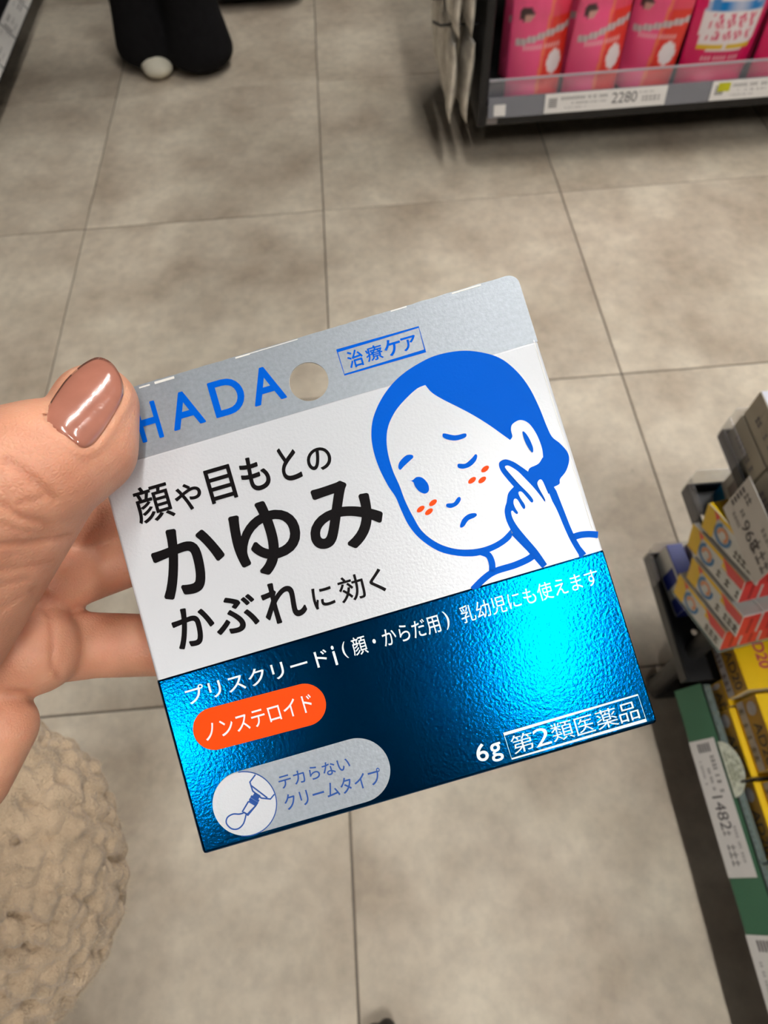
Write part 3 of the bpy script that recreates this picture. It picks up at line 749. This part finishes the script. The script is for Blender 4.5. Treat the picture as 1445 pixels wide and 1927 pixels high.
def on_top(me_uv, Hh):
    co_ = [(v.co.y, -v.co.x, Hh+.0004+v.co.z) for v in me_uv.vertices]; return pydata(co_, [tuple(p.vertices) for p in me_uv.polygons])
def ointment_box(loc, rz, L, Hh, label, seed):
    e = empty('ointment_box', loc, label, 'box', 'yellow boxes on the low shelf', (0, 0, rz)); D = .062
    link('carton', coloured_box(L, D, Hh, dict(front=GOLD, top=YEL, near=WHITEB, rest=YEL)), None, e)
    bd = link('band_print', on_front(flat_rects([(0.001, Hh*.06, L-.001, Hh*.36)], 0), L), GREYB, e)
    link('band_lettering', on_front(flat_rects(dashes(L*.1, L*.9, Hh*.1, Hh*.2, seed), .0), L), INKD, bd, kind='stuff').location = (-.0003, 0, 0)
    link('name_lettering', on_front(flat_text('AD20', L*.36, Hh*.5, Hh*.34, 0, .02, .8), L), INKD, e)
    link('emblem_print', on_front(pydata([(L*.16+L*.10*math.cos(2*math.pi*k/16), Hh*.66+Hh*.2*math.sin(2*math.pi*k/16), 0) for k in range(16)], [tuple(range(16))]), L), GREYB, e)
    link('red_print', on_top(flat_text('AD20', L*.15, D*.35, D*.22, 0, .03), Hh), INKR, e)
    return e
oi = 0
for (yy, xx, zz, dz, lab) in ((.053+.079, .398, .1085, 0, 'yellow AD20 box on the low shelf under the top yellow box, behind the 1482 card'), (.050, .398, .1085, 0, 'yellow AD20 box on the low shelf past the wire divider'), (-.033, .398, .1085, 0, 'yellow AD20 box on the low shelf between two further yellow boxes'),
                          (-.116, .398, .1085, 0, 'last yellow AD20 box in the bottom layer of the low shelf'),
                          (.219, .400, .1610, 0, 'yellow AD20 box in the upper layer under the red-ended cartons'), (.136, .406, .1610, 0, 'yellow AD20 box in the upper layer beside the wire divider'), (.048, .406, .1610, 0, 'yellow AD20 box in the upper layer past the wire divider'), (-.036, .406, .1610, 0, 'last yellow AD20 box in the upper layer')):
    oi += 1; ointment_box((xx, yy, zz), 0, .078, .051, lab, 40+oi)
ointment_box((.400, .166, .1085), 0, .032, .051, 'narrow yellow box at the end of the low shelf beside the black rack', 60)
for yy in (.0515, -.0315):
    U(link('wire_divider', tube([(.392, yy, .108), (.3905, yy, .150), (.3915, yy, .1615), (.398, yy, .1665), (.47, yy, .1665), (.6, yy, .1665)], .0013, 8), BLACK))

# ---- black rack with stepped trays at the end of the shelf
rack = empty('display_rack', (.50, .27, 0), 'black metal rack of small trays with clear end guards', 'rack')
def K(o): return under(o, rack)
K(link('leg', blob([((.377, .193, .012), .012, (.392, .215, .20), .012)], .003, 3), DARK, smooth=True, label='dark slanted leg'))
K(link('foot', boxme(.37, .62, .178, .212, 0, .02, bevel=.006), DARK))
K(link('post', boxme(.60, .625, .19, .34, 0, .62, bevel=.003), BLACK))
def tray(z, y0, y1, x0=.360, holes=(), lip=.016, bar=False):
    me = boxme(x0+.003, .61, y0, y1-.003, z, z+.003)
    if holes:
        hb = bmesh.new()
        for hx, hy in holes:
            t = bmesh.new(); bmesh.ops.create_cone(t, cap_ends=True, segments=14, radius1=.0045, radius2=.0045, depth=.02); bmesh.ops.translate(t, vec=(hx, hy, z), verts=t.verts)
            mm = bpy.data.meshes.new('t'); t.to_mesh(mm); t.free(); hb.from_mesh(mm)
        hm = frombm(hb); ho = bpy.data.objects.new('cut', hm); COL.objects.link(ho)
        def st(o):
            b = o.modifiers.new('b', 'BOOLEAN'); b.operation = 'DIFFERENCE'; b.object = ho; b.solver = 'EXACT'
        me = applied(me, st); bpy.data.objects.remove(ho)
    t = K(link('tray', me, BLACK))
    for nm, b in (('tray_lip', (x0, x0+.003, y0, y1, z-.004, z+lip)), ('tray_lip', (x0, .61, y1-.003, y1, z-.004, z+lip))):
        o = link(nm, boxme(*b, bevel=.0008, seg=1), BLACK); o.parent = t
    o = link('end_guard', boxme(x0+.001, .61, y1+.0002, y1+.0014, z, z+.042), PVC); o.parent = t
    o = link('front_guard', boxme(x0-.0014, x0-.0002, y1-.045 if not bar else y0, y1, z, z+.030), PVC); o.parent = t
    return t
tray(.140, .170, .343, holes=[(.395, .215), (.41, .215), (.425, .215), (.395, .232), (.41, .232)])
tray(.293, .280, .360, holes=[(.372+.016*k, .3215) for k in range(4)])
tray(.398, .200, .366, lip=.010)

# ---- cartons on the trays
def plain_box(loc, rz, L, D, Hh, cols, label, name='medicine_carton', prints=(), group=None):
    e = empty(name, loc, label, 'box', group, (0, 0, rz))
    link('carton', coloured_box(L, D, Hh, cols), None, e)
    for nm, me, m in prints: link(nm, me, m, e)
    return e
NAVY = mat('carton_navy', srgb(44, 58, 150), .4, noise=(70, .15)); SKY = mat('carton_sky', srgb(22, 130, 184), .4, noise=(50, .08)); GREYL = mat('carton_pale', srgb(196, 194, 190), .45, noise=(50, .06))
BEIGE = mat('carton_beige', srgb(186, 178, 160), .5, noise=(40, .05)); LILAC = mat('carton_lilac', srgb(206, 206, 220), .4, noise=(60, .08)); RED = mat('carton_red', srgb(240, 74, 70), .42, noise=(40, .05)); BLUEG = mat('logo_blue', srgb(70, 130, 184), .45, noise=(70, .1)); ORNG = mat('logo_orange', srgb(228, 160, 116), .45, noise=(70, .1))
plain_box((.372, .338, .1435), math.radians(3), .085, .022, .045, dict(front=WHITEB, top=NAVY, rest=NAVY), 'navy and white carton standing at the edge of the lowest tray',
          prints=[('blue_print', on_front(flat_rects([(.03, .004, .05, .04), (.064, .004, .084, .04)], 0), .085), NAVY)])
plain_box((.399, .338, .1435), 0, .07, .05, .052, dict(front=GREYL, top=WHITEB, rest=WHITEB), 'plain white carton beside the navy one on the lowest tray',
          prints=[('grey_print', on_top(flat_rects([(.012, .006, .018, .04)], 0), .052), PRINTG)])
plain_box((.392, .350, .2965), math.radians(-6), .055, .03, .075, dict(front=GREYL, top=WHITEB, rest=SKY), 'sky blue and white carton standing on the middle tray',
          prints=[('blue_print', on_front(flat_rects([(.001, .001, .054, .024)], 0), .055), SKY), ('code_print', on_front(flat_rects([(.012, .034, .04, .062)], 0), .055), PRINTG)])
for a in range(2):
    for b_ in range(2):
        plain_box((.366+.001*b_, .362-.066*a, .4015+.036*b_), 0, .064, .08, .035, dict(front=BEIGE, top=LILAC if b_ else BEIGE, rest=BEIGE),
                  ['lower beige carton at the end guard of the top tray', 'upper beige carton with a lilac lid at the end guard of the top tray', 'lower beige carton further along the top tray', 'upper beige carton with a lilac lid further along the top tray'][a*2+b_],
                  prints=[('grey_print', on_front(flat_rects(dashes(.012, .052, .012, .008, 300+a*2+b_), 0), .064), mat('carton_ink', srgb(120, 112, 124), .6, noise=(60, .1)))], group='beige cartons on the top tray')

# ---- stack of yellow and red cartons
d0 = onx(1268, 1115, .360); d1 = onx(1352, 1225, .374); dl = d1-d0; SL = float(np.linalg.norm(dl))
sy_ax = -dl/SL; sx_ax = n3(np.cross(sy_ax, [0, 0, 1.])); sz_ax = np.cross(sx_ax, sy_ax)
SH, SD = .0350, .0225
stp = (onx(1268+81, 1115-93, .360)-d0)/3; STEP = (float(stp@sz_ax), float(-(stp@sy_ax)))
def stack_box(level, colm, shift, label):
    p = d0 + sx_ax*(colm*(SD+.0012)) + sy_ax*(shift-level*STEP[1]) + sz_ax*(.0005+level*max(STEP[0], SH+.0004))
    e = empty('ointment_carton', (0, 0, 0), label, 'box', 'stacked yellow and red cartons'); frame_obj(e, p, sx_ax, sy_ax, sz_ax)
    link('carton', coloured_box(SL, SD, SH, dict(front=WHITEB, top=YEL if level == 3 else GREYL, near=RED, far=YEL, rest=WHITEB)), None, e)
    if colm == 0:
        link('yellow_print', on_front(flat_rects([(0, 0.0, SL*.20, SH), (SL*.2, SH*.84, SL*.62, SH), (SL*.62, SH*.62, SL, SH)], 0), SL), YEL, e)
        link('red_print', on_front(pydata([(SL*.13, SH*.98, 0), (SL*.2, SH*.72, 0), (SL*.24, SH*.94, 0), ], [(0, 1, 2)]), SL), RED, e).location = (-.0002, 0, 0)
        link('red_panel_print', on_front(pydata([(SL*.60, SH*.98, 0), (SL*.74, SH*.58, 0), (SL, SH*.60, 0), (SL, SH*.98, 0)], [(0, 1, 2, 3)]), SL), RED, e).location = (-.0002, 0, 0)
        arc = lambda r0, a0, a1: strip2d([(SL*.35+r0*math.cos(a0+(a1-a0)*k/14), SH*.45+r0*.95*math.sin(a0+(a1-a0)*k/14)) for k in range(15)], .0042)
        v_, f_ = arc(SH*.34, math.radians(110), math.radians(380)); link('logo_blue_print', on_front(pydata([(q[0], q[1], 0) for q in v_], f_), SL), BLUEG, e)
        v_, f_ = arc(SH*.20, math.radians(-60), math.radians(200)); link('logo_orange_print', on_front(pydata([(q[0], q[1], 0) for q in v_], f_), SL), ORNG, e)
        link('name_print', on_front(flat_rects(dashes(SL*.58, SL*.97, SH*.16, SH*.3, 500+level), 0), SL), INKD, e)
    link('end_print', on_near(flat_rects([(SD*.45, SH*.12+SH*.09*k, SD*.60, SH*.17+SH*.09*k) for k in range(8)], 0), SL), mat('end_ink', srgb(150, 40, 44), .5, noise=(60, .1)), e)
    return e
sl = link('sloped_tray', boxme(-.001, .085, -SL-.001, .004, -.0032, 0, bevel=.0006, seg=1), PVC2); frame_obj(sl, d0, sx_ax, sy_ax, sz_ax)
mw = sl.matrix_world.copy(); sl.parent = rack; sl.matrix_parent_inverse = Matrix.Translation(-Vector(rack.location)); sl.matrix_world = mw
for lv, nm in enumerate(('bottom', 'second', 'third', 'top')):
    sh = (0, 0, .027, .027)[lv]
    for c in range(3):
        stack_box(lv, c, sh, '%s yellow and white carton with a red end, %s' % (nm, ('outermost in its stack', 'in the middle stack', 'in the inner stack')[c]))

# 968 price card in front of the top tray
tl = onx(1361, 955, .352); tr = onx(1420, 922, .352); bl = onx(1420, 1100, .352)
price_label(tl, bl-tl, tr-tl, float(np.linalg.norm(bl-tl)), float(np.linalg.norm(tr-tl)), '968', 'white price card reading 968 above the red-ended cartons', 91, px_at=.36, ph=.25)

# ---- gondola across the cross aisle with pouches
GY, GX0 = 1.448, .292
gond = empty('shelf_unit', (1.0, GY+.25, 0), 'black shop shelf holding pink pouches across the aisle', 'shelf')
def G(o): return under(o, gond)
GX1 = 1.75
G(link('bottom_shelf', boxme(GX0+.02, GX1, GY+.012, GY+.42, .118, .128, bevel=.003), BLACK))
G(link('base_front', boxme(GX0+.004, GX1, GY+.004, GY+.022, .105, .150, bevel=.002), BLACK))
G(link('kick_plate', boxme(GX0+.06, GX1, GY+.26, GY+.42, 0, .118), BLACK))
G(link('side_panel', boxme(GX0, GX0+.018, GY+.004, GY+.42, .103, 1.5, bevel=.003), BLACK))
G(link('back_panel', boxme(GX0, GX1, GY+.42, GY+.44, .1, 1.5), DARK))
G(link('shelf_board', boxme(GX0+.02, GX1, GY+.06, GY+.42, .62, .64, bevel=.002), BLACK))
ga = np.array([0, GY-.006, .128]); gb = np.array([0, GY+.004, .166]); gey = n3(gb-ga); gex = np.array([1., 0, 0]); gn = np.cross(gex, gey)
if gn[1] > 0: gn = -gn
RAILG = mat('grey_rail', srgb(84, 84, 90), .3, noise=(20, .06))
def gprism(x0, x1, a, b, o0, o1, m, nm):
    q = [ga+(gb-ga)*a+gn*o0, ga+(gb-ga)*b+gn*o0, ga+(gb-ga)*b+gn*o1, ga+(gb-ga)*a+gn*o1]
    return G(link(nm, prism(q, x0, x1, lambda p, t: (t, p[1], p[2])), m))
gprism(GX0+.022, GX1, 0, 1, -.004, 0, RAILG, 'price_rail')
gprism(GX0+.022, GX1, 0, 1.02, .0016, .0024, PVC, 'clear_cover')
G(link('clear_guard', boxme(GX0+.022, GX1, GY+.014, GY+.0155, .128, .196), PVC))
G(link('guard_edge', boxme(GX0+.022, GX1, GY+.0135, GY+.0165, .194, .198), mat('guard_edge', srgb(200, 200, 208), .2, alpha=.6)))
GL = float(np.linalg.norm(gb-ga))
def gp(x, a, off): return ga+(gb-ga)*a+gn*off+np.array([x, 0, 0])
lx0 = ony(1020, 218, GY)[0]; lx1 = ony(1243, 205, GY)[0]; lx2 = ony(1325, 200, GY)[0]
price_label(gp(lx0, .04, .0030), gex, gey, lx1-lx0, GL*.95, '2280', 'white price strip reading 2280 below the pink pouches', 111, px_at=.55, ph=.55)
price_label(gp(lx2, .04, .0030), gex, gey, lx1-lx0, GL*.95, None, 'white price strip with a yellow badge below the white-labelled pouch', 131, badge='yellow')
sm = link('corner_tag', boxme(0, .026, 0, .022, 0, .0006), LABELM, label='small square white tag at the shelf corner', cat='tag'); frame_obj(sm, gp(GX0+.034, .1, .0030), gex, gey, np.cross(gex, gey))
sm = link('corner_tag', boxme(0, .024, 0, .020, 0, .0006), PRINTG, label='small grey tag on the black shelf corner', cat='tag'); frame_obj(sm, (GX0+.022, GY+.0030, .110), gex, np.array([0, 0, 1.]), np.array([0, -1., 0]))

# pouches: pillow body with gusset, seal and printed front
def pouch_mesh(w, h, t, prn, seed, bend=0.):
    rr = np.random.default_rng(seed); nu, nw = 40, 60; V = []; Cc = []; F = []
    ph = rr.uniform(0, 6, 6)
    for side in (0, 1):
        for j in range(nw+1):
            b = j/nw
            for i in range(nu+1):
                a = i/nu*2-1
                pr_ = (1-abs(a)**2.6)*(np.clip((1-b)/.16, 0, 1)**.7)*(.55+.45*(1-b))
                bulge = t*.5*pr_ + t*.42*(1-abs(a)**3)*max(0, 1-b*6)
                wr = .0020*math.sin(9*b+ph[0]+2*a)*pr_+.0016*math.sin(17*a+5*b+ph[1])*np.clip(b-.45, 0, 1)+.0012*math.sin(24*b+ph[2])*(b > .6)
                ww = w/2*(1-.07*b*(1-b)*4*(1-abs(a))-.05*(1-b))
                x = a*ww; y = (-1 if side == 0 else 1)*(bulge+.0006)+wr+bend*a*b*.05+.012*b*b*math.sin(ph[3]+2*a)
                V.append((x, y, b*h)); Cc.append(prn(i/nu, b) if side == 0 else prn(-1, b))
    n1 = (nu+1)*(nw+1)
    for side in (0, 1):
        for j in range(nw):
            for i in range(nu):
                q = [side*n1+j*(nu+1)+i, side*n1+j*(nu+1)+i+1, side*n1+(j+1)*(nu+1)+i+1, side*n1+(j+1)*(nu+1)+i]
                F.append(tuple(q if side == 0 else q[::-1]))
    for i in range(nu): F.append((i, n1+i, n1+i+1, i+1)); k = nw*(nu+1); F.append((k+i, k+i+1, n1+k+i+1, n1+k+i))
    for j in range(nw):
        a = j*(nu+1); F.append((a, a+nu+1, n1+a+nu+1, n1+a)); a += nu; F.append((a, n1+a, n1+a+nu+1, a+nu+1))
    me = pydata(V, F); at_ = me.color_attributes.new('print', 'FLOAT_COLOR', 'POINT')
    at_.data.foreach_set('color', np.array(Cc, dtype=np.float32).ravel()); return me
PK, RD, GRY, WH, DK, MAG, LB, YL = srgb(238, 84, 134), srgb(222, 52, 40), srgb(172, 150, 152), srgb(232, 222, 222), srgb(66, 40, 46), srgb(214, 24, 92), srgb(70, 130, 190), srgb(226, 186, 30)
mixc = lambda a, b, t: tuple(a[i]*(1-t)+b[i]*t for i in range(4))
def print_pink(u, v):
    if u < 0: return PK
    c = mixc(PK, RD, min(1, max(0, (u-.55-.25*(v-.5))/.12))*(.55 if v > .62 else 1.))
    if abs(u-.6-.2*(v-.5)) < .03: c = mixc(c, srgb(240, 130, 60), .6)
    if v > .86: c = mixc(PK, srgb(244, 130, 170), .5+.5*math.sin(u*9))
    if abs(v-(.50+.10*(u-.5))) < .024 and u > .08: c = mixc(GRY, WH, .22+.22*math.sin(u*70+v*40))
    if ((u-.80)/.13)**2+((v-.30)/.085)**2 < 1: c = WH
    if ((u-.22)/.11)**2+((v-.66)/.055)**2 < 1: c = DK if v > .655 or u < .2 else srgb(200, 150, 140)
    if .40 < v < .44 and .2 < u < .9 and math.sin(u*120) > 0: c = mixc(c, WH, .6)
    return c
def print_white(u, v):
    if u < 0: return MAG
    c = MAG
    e = ((u-.52)/.40)**4+((v-.50)/.21)**4
    if e < 1: c = WH
    if e < 1 and .58 < v < .64: c = mixc(LB, WH, .2+.3*math.sin(u*14))
    if ((u-.82)/.14)**2+((v-.72)/.09)**2 < 1: c = mixc(LB, WH, .45)
    if abs(u-.24) < .06 and .57 < v < .66: c = LB
    if e < 1 and ((.46 < v < .56) or (.38 < v < .44)) and .2 < u < .85 and math.sin(u*75+v*60)+math.sin(u*41) > .1: c = srgb(214, 90, 120)
    if .305 < v < .345 and (.14 < u < .48 or .54 < u < .88): c = YL
    if .22 < v < .26 and .2 < u < .8 and math.sin(u*110) > .2: c = mixc(c, WH, .6)
    if v > .82: c = mixc(MAG, srgb(250, 120, 165), .4+.4*math.sin(v*60))
    return c
POUCHM = mat('pouch_film', (1, 1, 1), .28, spec=.6, attr='print', bump=(60, .5, .002))
pm = [pouch_mesh(.130, .255, .046, print_pink, 1), pouch_mesh(.130, .255, .048, print_pink, 2, .5), pouch_mesh(.158, .255, .050, print_white, 3)]
for m_ in pm: m_.materials.append(POUCHM)
def pouch(px, kind, dy, rz, label, sc=1., tilt=.06):
    X = ony(px[0], px[1], GY+.05)[0]
    o = link('supplement_pouch', pm[kind], None, None, label, 'pouch', 'pouches on the shelf across the aisle', smooth=True)
    o.location = (X, GY+.062+dy, .1290); o.rotation_euler = (-tilt, 0, rz); o.scale = (sc, sc, sc)
    return o
pouch((1000, 180), 0, 0, .05, 'pink pouch standing beside the black side panel')
pouch((1108, 172), 1, 0, .0, 'pink pouch above the 2280 price strip, beside two like it')
pouch((1212, 165), 0, .015, -.38, 'pink pouch turned sideways beside the white-labelled pouch', .96)
pouch((1332, 155), 2, 0, .0, 'crimson pouch with a white label above the yellow-badged strip')
pouch((1468, 148), 2, 0, .0, 'crimson pouch cut by the frame beside the other white-labelled one')
pouch((1268, 150), 2, .145, .1, 'crimson pouch with a white label standing behind the turned pink pouch')
pouch((1010, 140), 1, .10, -.1, 'pink pouch behind the one at the side panel')
pouch((1118, 135), 0, .10, .1, 'pink pouch behind the one above the 2280 strip')
pouch((1392, 140), 2, .10, -.05, 'crimson pouch behind the white-labelled front pair')

# packets on hooks at the gondola's side
PACK = mat('packet_film', srgb(214, 208, 198), .25, metal=.35, noise=(45, .25), bump=(55, .6, .003))
def packet_mesh(seed):
    rr = np.random.default_rng(seed); nu, nw = 14, 22; V = []; F = []; ph = rr.uniform(0, 6, 4)
    for side in (0, 1):
        for j in range(nw+1):
            for i in range(nu+1):
                a = i/nu*2-1; b = j/nw*2-1; p = (1-a**4)*(1-b**4)
                V.append(((-1 if side == 0 else 1)*(.011*p+.0005)+.002*math.sin(4*a+3*b+ph[0]), a*.055*(1-.04*(1-b*b)), b*.080))
    n1 = (nu+1)*(nw+1)
    for side in (0, 1):
        for j in range(nw):
            for i in range(nu):
                q = [side*n1+j*(nu+1)+i, side*n1+j*(nu+1)+i+1, side*n1+(j+1)*(nu+1)+i+1, side*n1+(j+1)*(nu+1)+i]; F.append(tuple(q[::-1] if side == 0 else q))
    rim = [(j*(nu+1)) for j in range(nw+1)] + [nw*(nu+1)+i for i in range(1, nu+1)] + [j*(nu+1)+nu for j in range(nw-1, -1, -1)] + [i for i in range(nu-1, 0, -1)]
    for a, b in zip(rim, rim[1:]+rim[:1]): F.append((a, b, n1+b, n1+a))
    bm = bmesh.new(); bm.from_mesh(pydata(V, F)); bmesh.ops.recalc_face_normals(bm, faces=bm.faces); return frombm(bm)
pk = [packet_mesh(k) for k in range(3)]
for m_ in pk: m_.materials.append(PACK)
words = {0: 'lowest', 1: 'middle', 2: 'upper'}
for a, yy in enumerate((GY+.062, GY+.180, GY+.298)):
    for b_, zz in enumerate((.215, .385, .555)):
        hk = link('hook', tube([(GX0+.002, yy, zz+.07), (GX0-.085, yy, zz+.072), (GX0-.10, yy, zz+.080)], .0028, 8), BLACK); G(hk)
        for c in range(2):
            o = link('hanging_packet', pk[(a+b_+c) % 3], None, None, 'grey film packet hanging on the %s hook of the %s row, %s' % (words[b_], ('front', 'centre', 'rear')[a], ('foremost on its hook', 'behind another packet')[c]), 'packet', 'packets hanging on the side of the shelf', smooth=True)
            o.location = (GX0-.058+.032*c, yy, zz-.02); o.rotation_euler = (0, .03*c, random.uniform(-.08, .08))

# ---- shelf along the left side, far end
lu = empty('shelf_unit', (-1.1, 2.4, 0), 'black shop shelf with white price cards along the left wall side', 'shelf')
LXF = -.885
def Lp(o): return under(o, lu)
Lp(link('bottom_shelf', boxme(-1.3, LXF-.022, 1.2, 3.6, .085, .108, bevel=.003), BLACK))
Lp(link('kick_plate', boxme(-1.3, LXF-.10, 1.22, 3.58, 0, .085), BLACK))
Lp(link('back_panel', boxme(-1.34, -1.3, 1.2, 3.6, 0, 1.4), BLACK))
Lp(link('upper_shelf', boxme(-1.3, LXF-.06, 1.2, 3.6, .52, .54, bevel=.002), BLACK))
la = np.array([LXF, 0, .098]); lb = np.array([LXF-.024, 0, .140]); ley = n3(lb-la); lex = np.array([0, 1., 0]); ln = np.cross(lex, ley)
if ln[0] < 0: ln = -ln
q = [la-ln*.004, lb-ln*.004, lb, la]
Lp(link('price_rail', prism(q, 1.2, 3.6, lambda p, t: (p[0], t, p[2])), RAILG))
yy = 1.25; k = 0
while yy < 3.4:
    w = (.155, .145, .16)[k % 3]
    price_label(la+(lb-la)*.04+ln*.001+np.array([0, yy, 0]), lex, ley, w, .045, None, 'white price card on the left shelf edge beyond the black-trousered legs', 400+7*k, group='price cards on the left shelf edge')
    yy += w+.006; k += 1

# ---- customer in black trousers
CLOTH = mat('black_cloth', srgb(20, 19, 21), .95, spec=.15, noise=(60, .2), bump=(180, .3, .001))
def lay_person():
    root = empty('person', (-.46, 2.12, 0), 'person in wide black trousers with a white shoe toe showing', 'person')
    c1, c2 = np.array([-.540, 2.065, 0]), np.array([-.395, 2.030, 0])
    s_ = []
    for c, lean in ((c1, .012), (c2, -.012)):
        s_ += [(c+np.array([0, 0, .052 if lean > 0 else .046]), (.094, .088, .050), c+np.array([0, .01, .15]), (.072, .078, .05)),
               (c+np.array([0, .01, .15]), (.072, .078, .05), c+np.array([lean, .03, .45]), (.082, .088, .08)),
               (c+np.array([lean, .03, .45]), (.082, .088, .08), c+np.array([lean*1.5, .03, .78]), (.096, .105, .08))]
    s_ += [(c1+np.array([.02, .03, .80]), (.10, .11, .09), c2+np.array([-.02, .03, .80]), (.10, .11, .09)), (np.array([-.46, 2.14, .85]), (.16, .11, .08), np.array([-.46, 2.14, .95]), (.145, .10, .06))]
    t = blob(s_, .009, 10); under(link('trousers', t, CLOTH, smooth=True, label='wide black trousers reaching the floor'), root)
    up = [(np.array([-.46, 2.14, .97]), (.15, .105, .06), np.array([-.46, 2.14, 1.32]), (.18, .11, .07)), (np.array([-.46, 2.14, 1.32]), (.18, .11, .07), np.array([-.46, 2.13, 1.42]), (.07, .07, .04))]
    for sx in (-1, 1):
        up += [(np.array([-.46+sx*.19, 2.14, 1.34]), .055, np.array([-.46+sx*.24, 2.12, 1.08]), .045), (np.array([-.46+sx*.24, 2.12, 1.08]), .045, np.array([-.46+sx*.23, 2.02, .86]), .036)]
    under(link('top', blob(up, .010, 10), mat('dark_knit', srgb(40, 40, 46), .9, noise=(50, .2)), smooth=True), root)
    hd = [(np.array([-.46, 2.13, 1.42]), .045, np.array([-.46, 2.12, 1.50]), .045), (np.array([-.46, 2.115, 1.56]), (.068, .082, .08), np.array([-.46, 2.11, 1.62]), (.072, .088, .08))]
    for sx in (-1, 1):
        w_ = np.array([-.46+sx*.23, 2.01, .85]); hd += [(w_, .026, w_+np.array([0, -.03, -.06]), .034)]
        for k in range(4): hd += [(w_+np.array([(k-1.5)*.016, -.035, -.08]), .010, w_+np.array([(k-1.5)*.017, -.04+.004*abs(k-1), -.145+.01*abs(k-1)]), .008)]
        hd += [(w_+np.array([-sx*.03, -.035, -.04]), .011, w_+np.array([-sx*.045, -.055, -.085]), .009)]
    hd += [(np.array([-.46, 2.03, 1.575]), .012, np.array([-.46, 2.02, 1.565]), .010)]
    hd += [(np.array([-.46+sx*.073, 2.12, 1.575]), (.01, .018, .026), np.array([-.46+sx*.074, 2.12, 1.585]), (.01, .018, .026)) for sx in (-1, 1)]
    under(link('body', blob(hd, .005, 4), SKIN, smooth=True), root)
    hr_ = [(np.array([-.46, 2.135, 1.62]), (.082, .088, .088), np.array([-.46, 2.15, 1.56]), (.085, .08, .09)), (np.array([-.46, 2.17, 1.55]), (.08, .05, .08), np.array([-.46, 2.18, 1.42]), (.07, .035, .06))]
    under(link('hair', blob(hr_, .007, 5), mat('black_hair', srgb(26, 22, 20), .5, noise=(90, .3)), smooth=True), root)
    for c, toe, nm, m, lb_ in ((c1, np.array([.022, -.104, 0]), 'shoe', mat('white_shoe', srgb(214, 208, 190), .6, noise=(30, .06)), 'white shoe toe'), (c2, np.array([.01, -.035, 0]), 'shoe', MATS['white_shoe'], None)):
        b0 = c+np.array([0, .06, .035]); b1 = c+toe
        sh = blob([(b0, (.038, .045, .034), c+toe*.35+np.array([0, 0, .040]), (.042, .05, .038)), (c+toe*.35+np.array([0, 0, .040]), (.042, .05, .038), b1+np.array([0, .03, .026]), (.042, .036, .024))], .005, 4)
        under(link(nm, sh, m, smooth=True, label=lb_), root)
lay_person()
# black bag on the floor further back
bx0 = onz(408, 8); bx1 = onz(545, 12)
bc = (bx0+bx1)/2
bag = empty('shopping_bag', (float(bc[0])+.02, float(bc[1])+.045, 0), 'black cloth bag on the floor behind the black trousers', 'bag')
bp_ = np.array(bag.location)
bg = blob([(np.array([-.10, 0, .07]), (.07, .09, .065), np.array([.10, 0, .07]), (.07, .09, .065)), (np.array([-.10, 0, .10]), (.07, .08, .06), np.array([-.09, .01, .30]), (.06, .05, .05)), (np.array([.10, 0, .10]), (.07, .08, .06), np.array([.09, .01, .30]), (.06, .05, .05)), (np.array([-.09, .01, .30]), (.06, .05, .05), np.array([.09, .01, .30]), (.06, .05, .05))], .008, 8)
link('pouch_body', bg, CLOTH, bag, smooth=True)
link('strap', tube([(.085*math.cos(math.pi*k/12), .01, .33+.15*math.sin(math.pi*k/12)) for k in range(13)], .008, 8), CLOTH, bag, smooth=True)

# ---- the photographer's own shoe: split toe just entering the frame
t0, t1 = onz(703, 1924, .02), onz(727, 1916, .02)
shoe = empty('split_toe_shoe', (float((t0[0]+t1[0])/2), -.27, 0), 'dark split toe of a shoe at the floor joint', 'shoe')
so = np.array(shoe.location)
sg = [(t0-so+np.array([0, -.020, .0]), (.0165, .020, .018), np.array([-.016, -.02, .03]), (.022, .03, .028)), (t1-so+np.array([.0, -.018, .0]), (.0125, .019, .017), np.array([.018, -.02, .03]), (.026, .03, .026)),
      (np.array([0, -.02, .03]), (.04, .03, .03), np.array([.0, -.12, .04]), (.036, .05, .04)), (np.array([.0, -.12, .04]), (.036, .05, .04), np.array([.0, -.15, .12]), (.04, .045, .04))]
link('upper', blob(sg, .0028, 5), mat('shoe_leather', srgb(34, 28, 24), .5, noise=(60, .15)), shoe, smooth=True)
link('sole', prism([(x, y) for x, y in [(-.03, .0), (.032, .0), (.036, -.08), (.03, -.19), (-.028, -.19), (-.036, -.08)]], 0, .010, lambda p, t: (p[0], p[1], t)), mat('shoe_sole', srgb(20, 18, 16), .7, noise=(60, .15)), shoe)
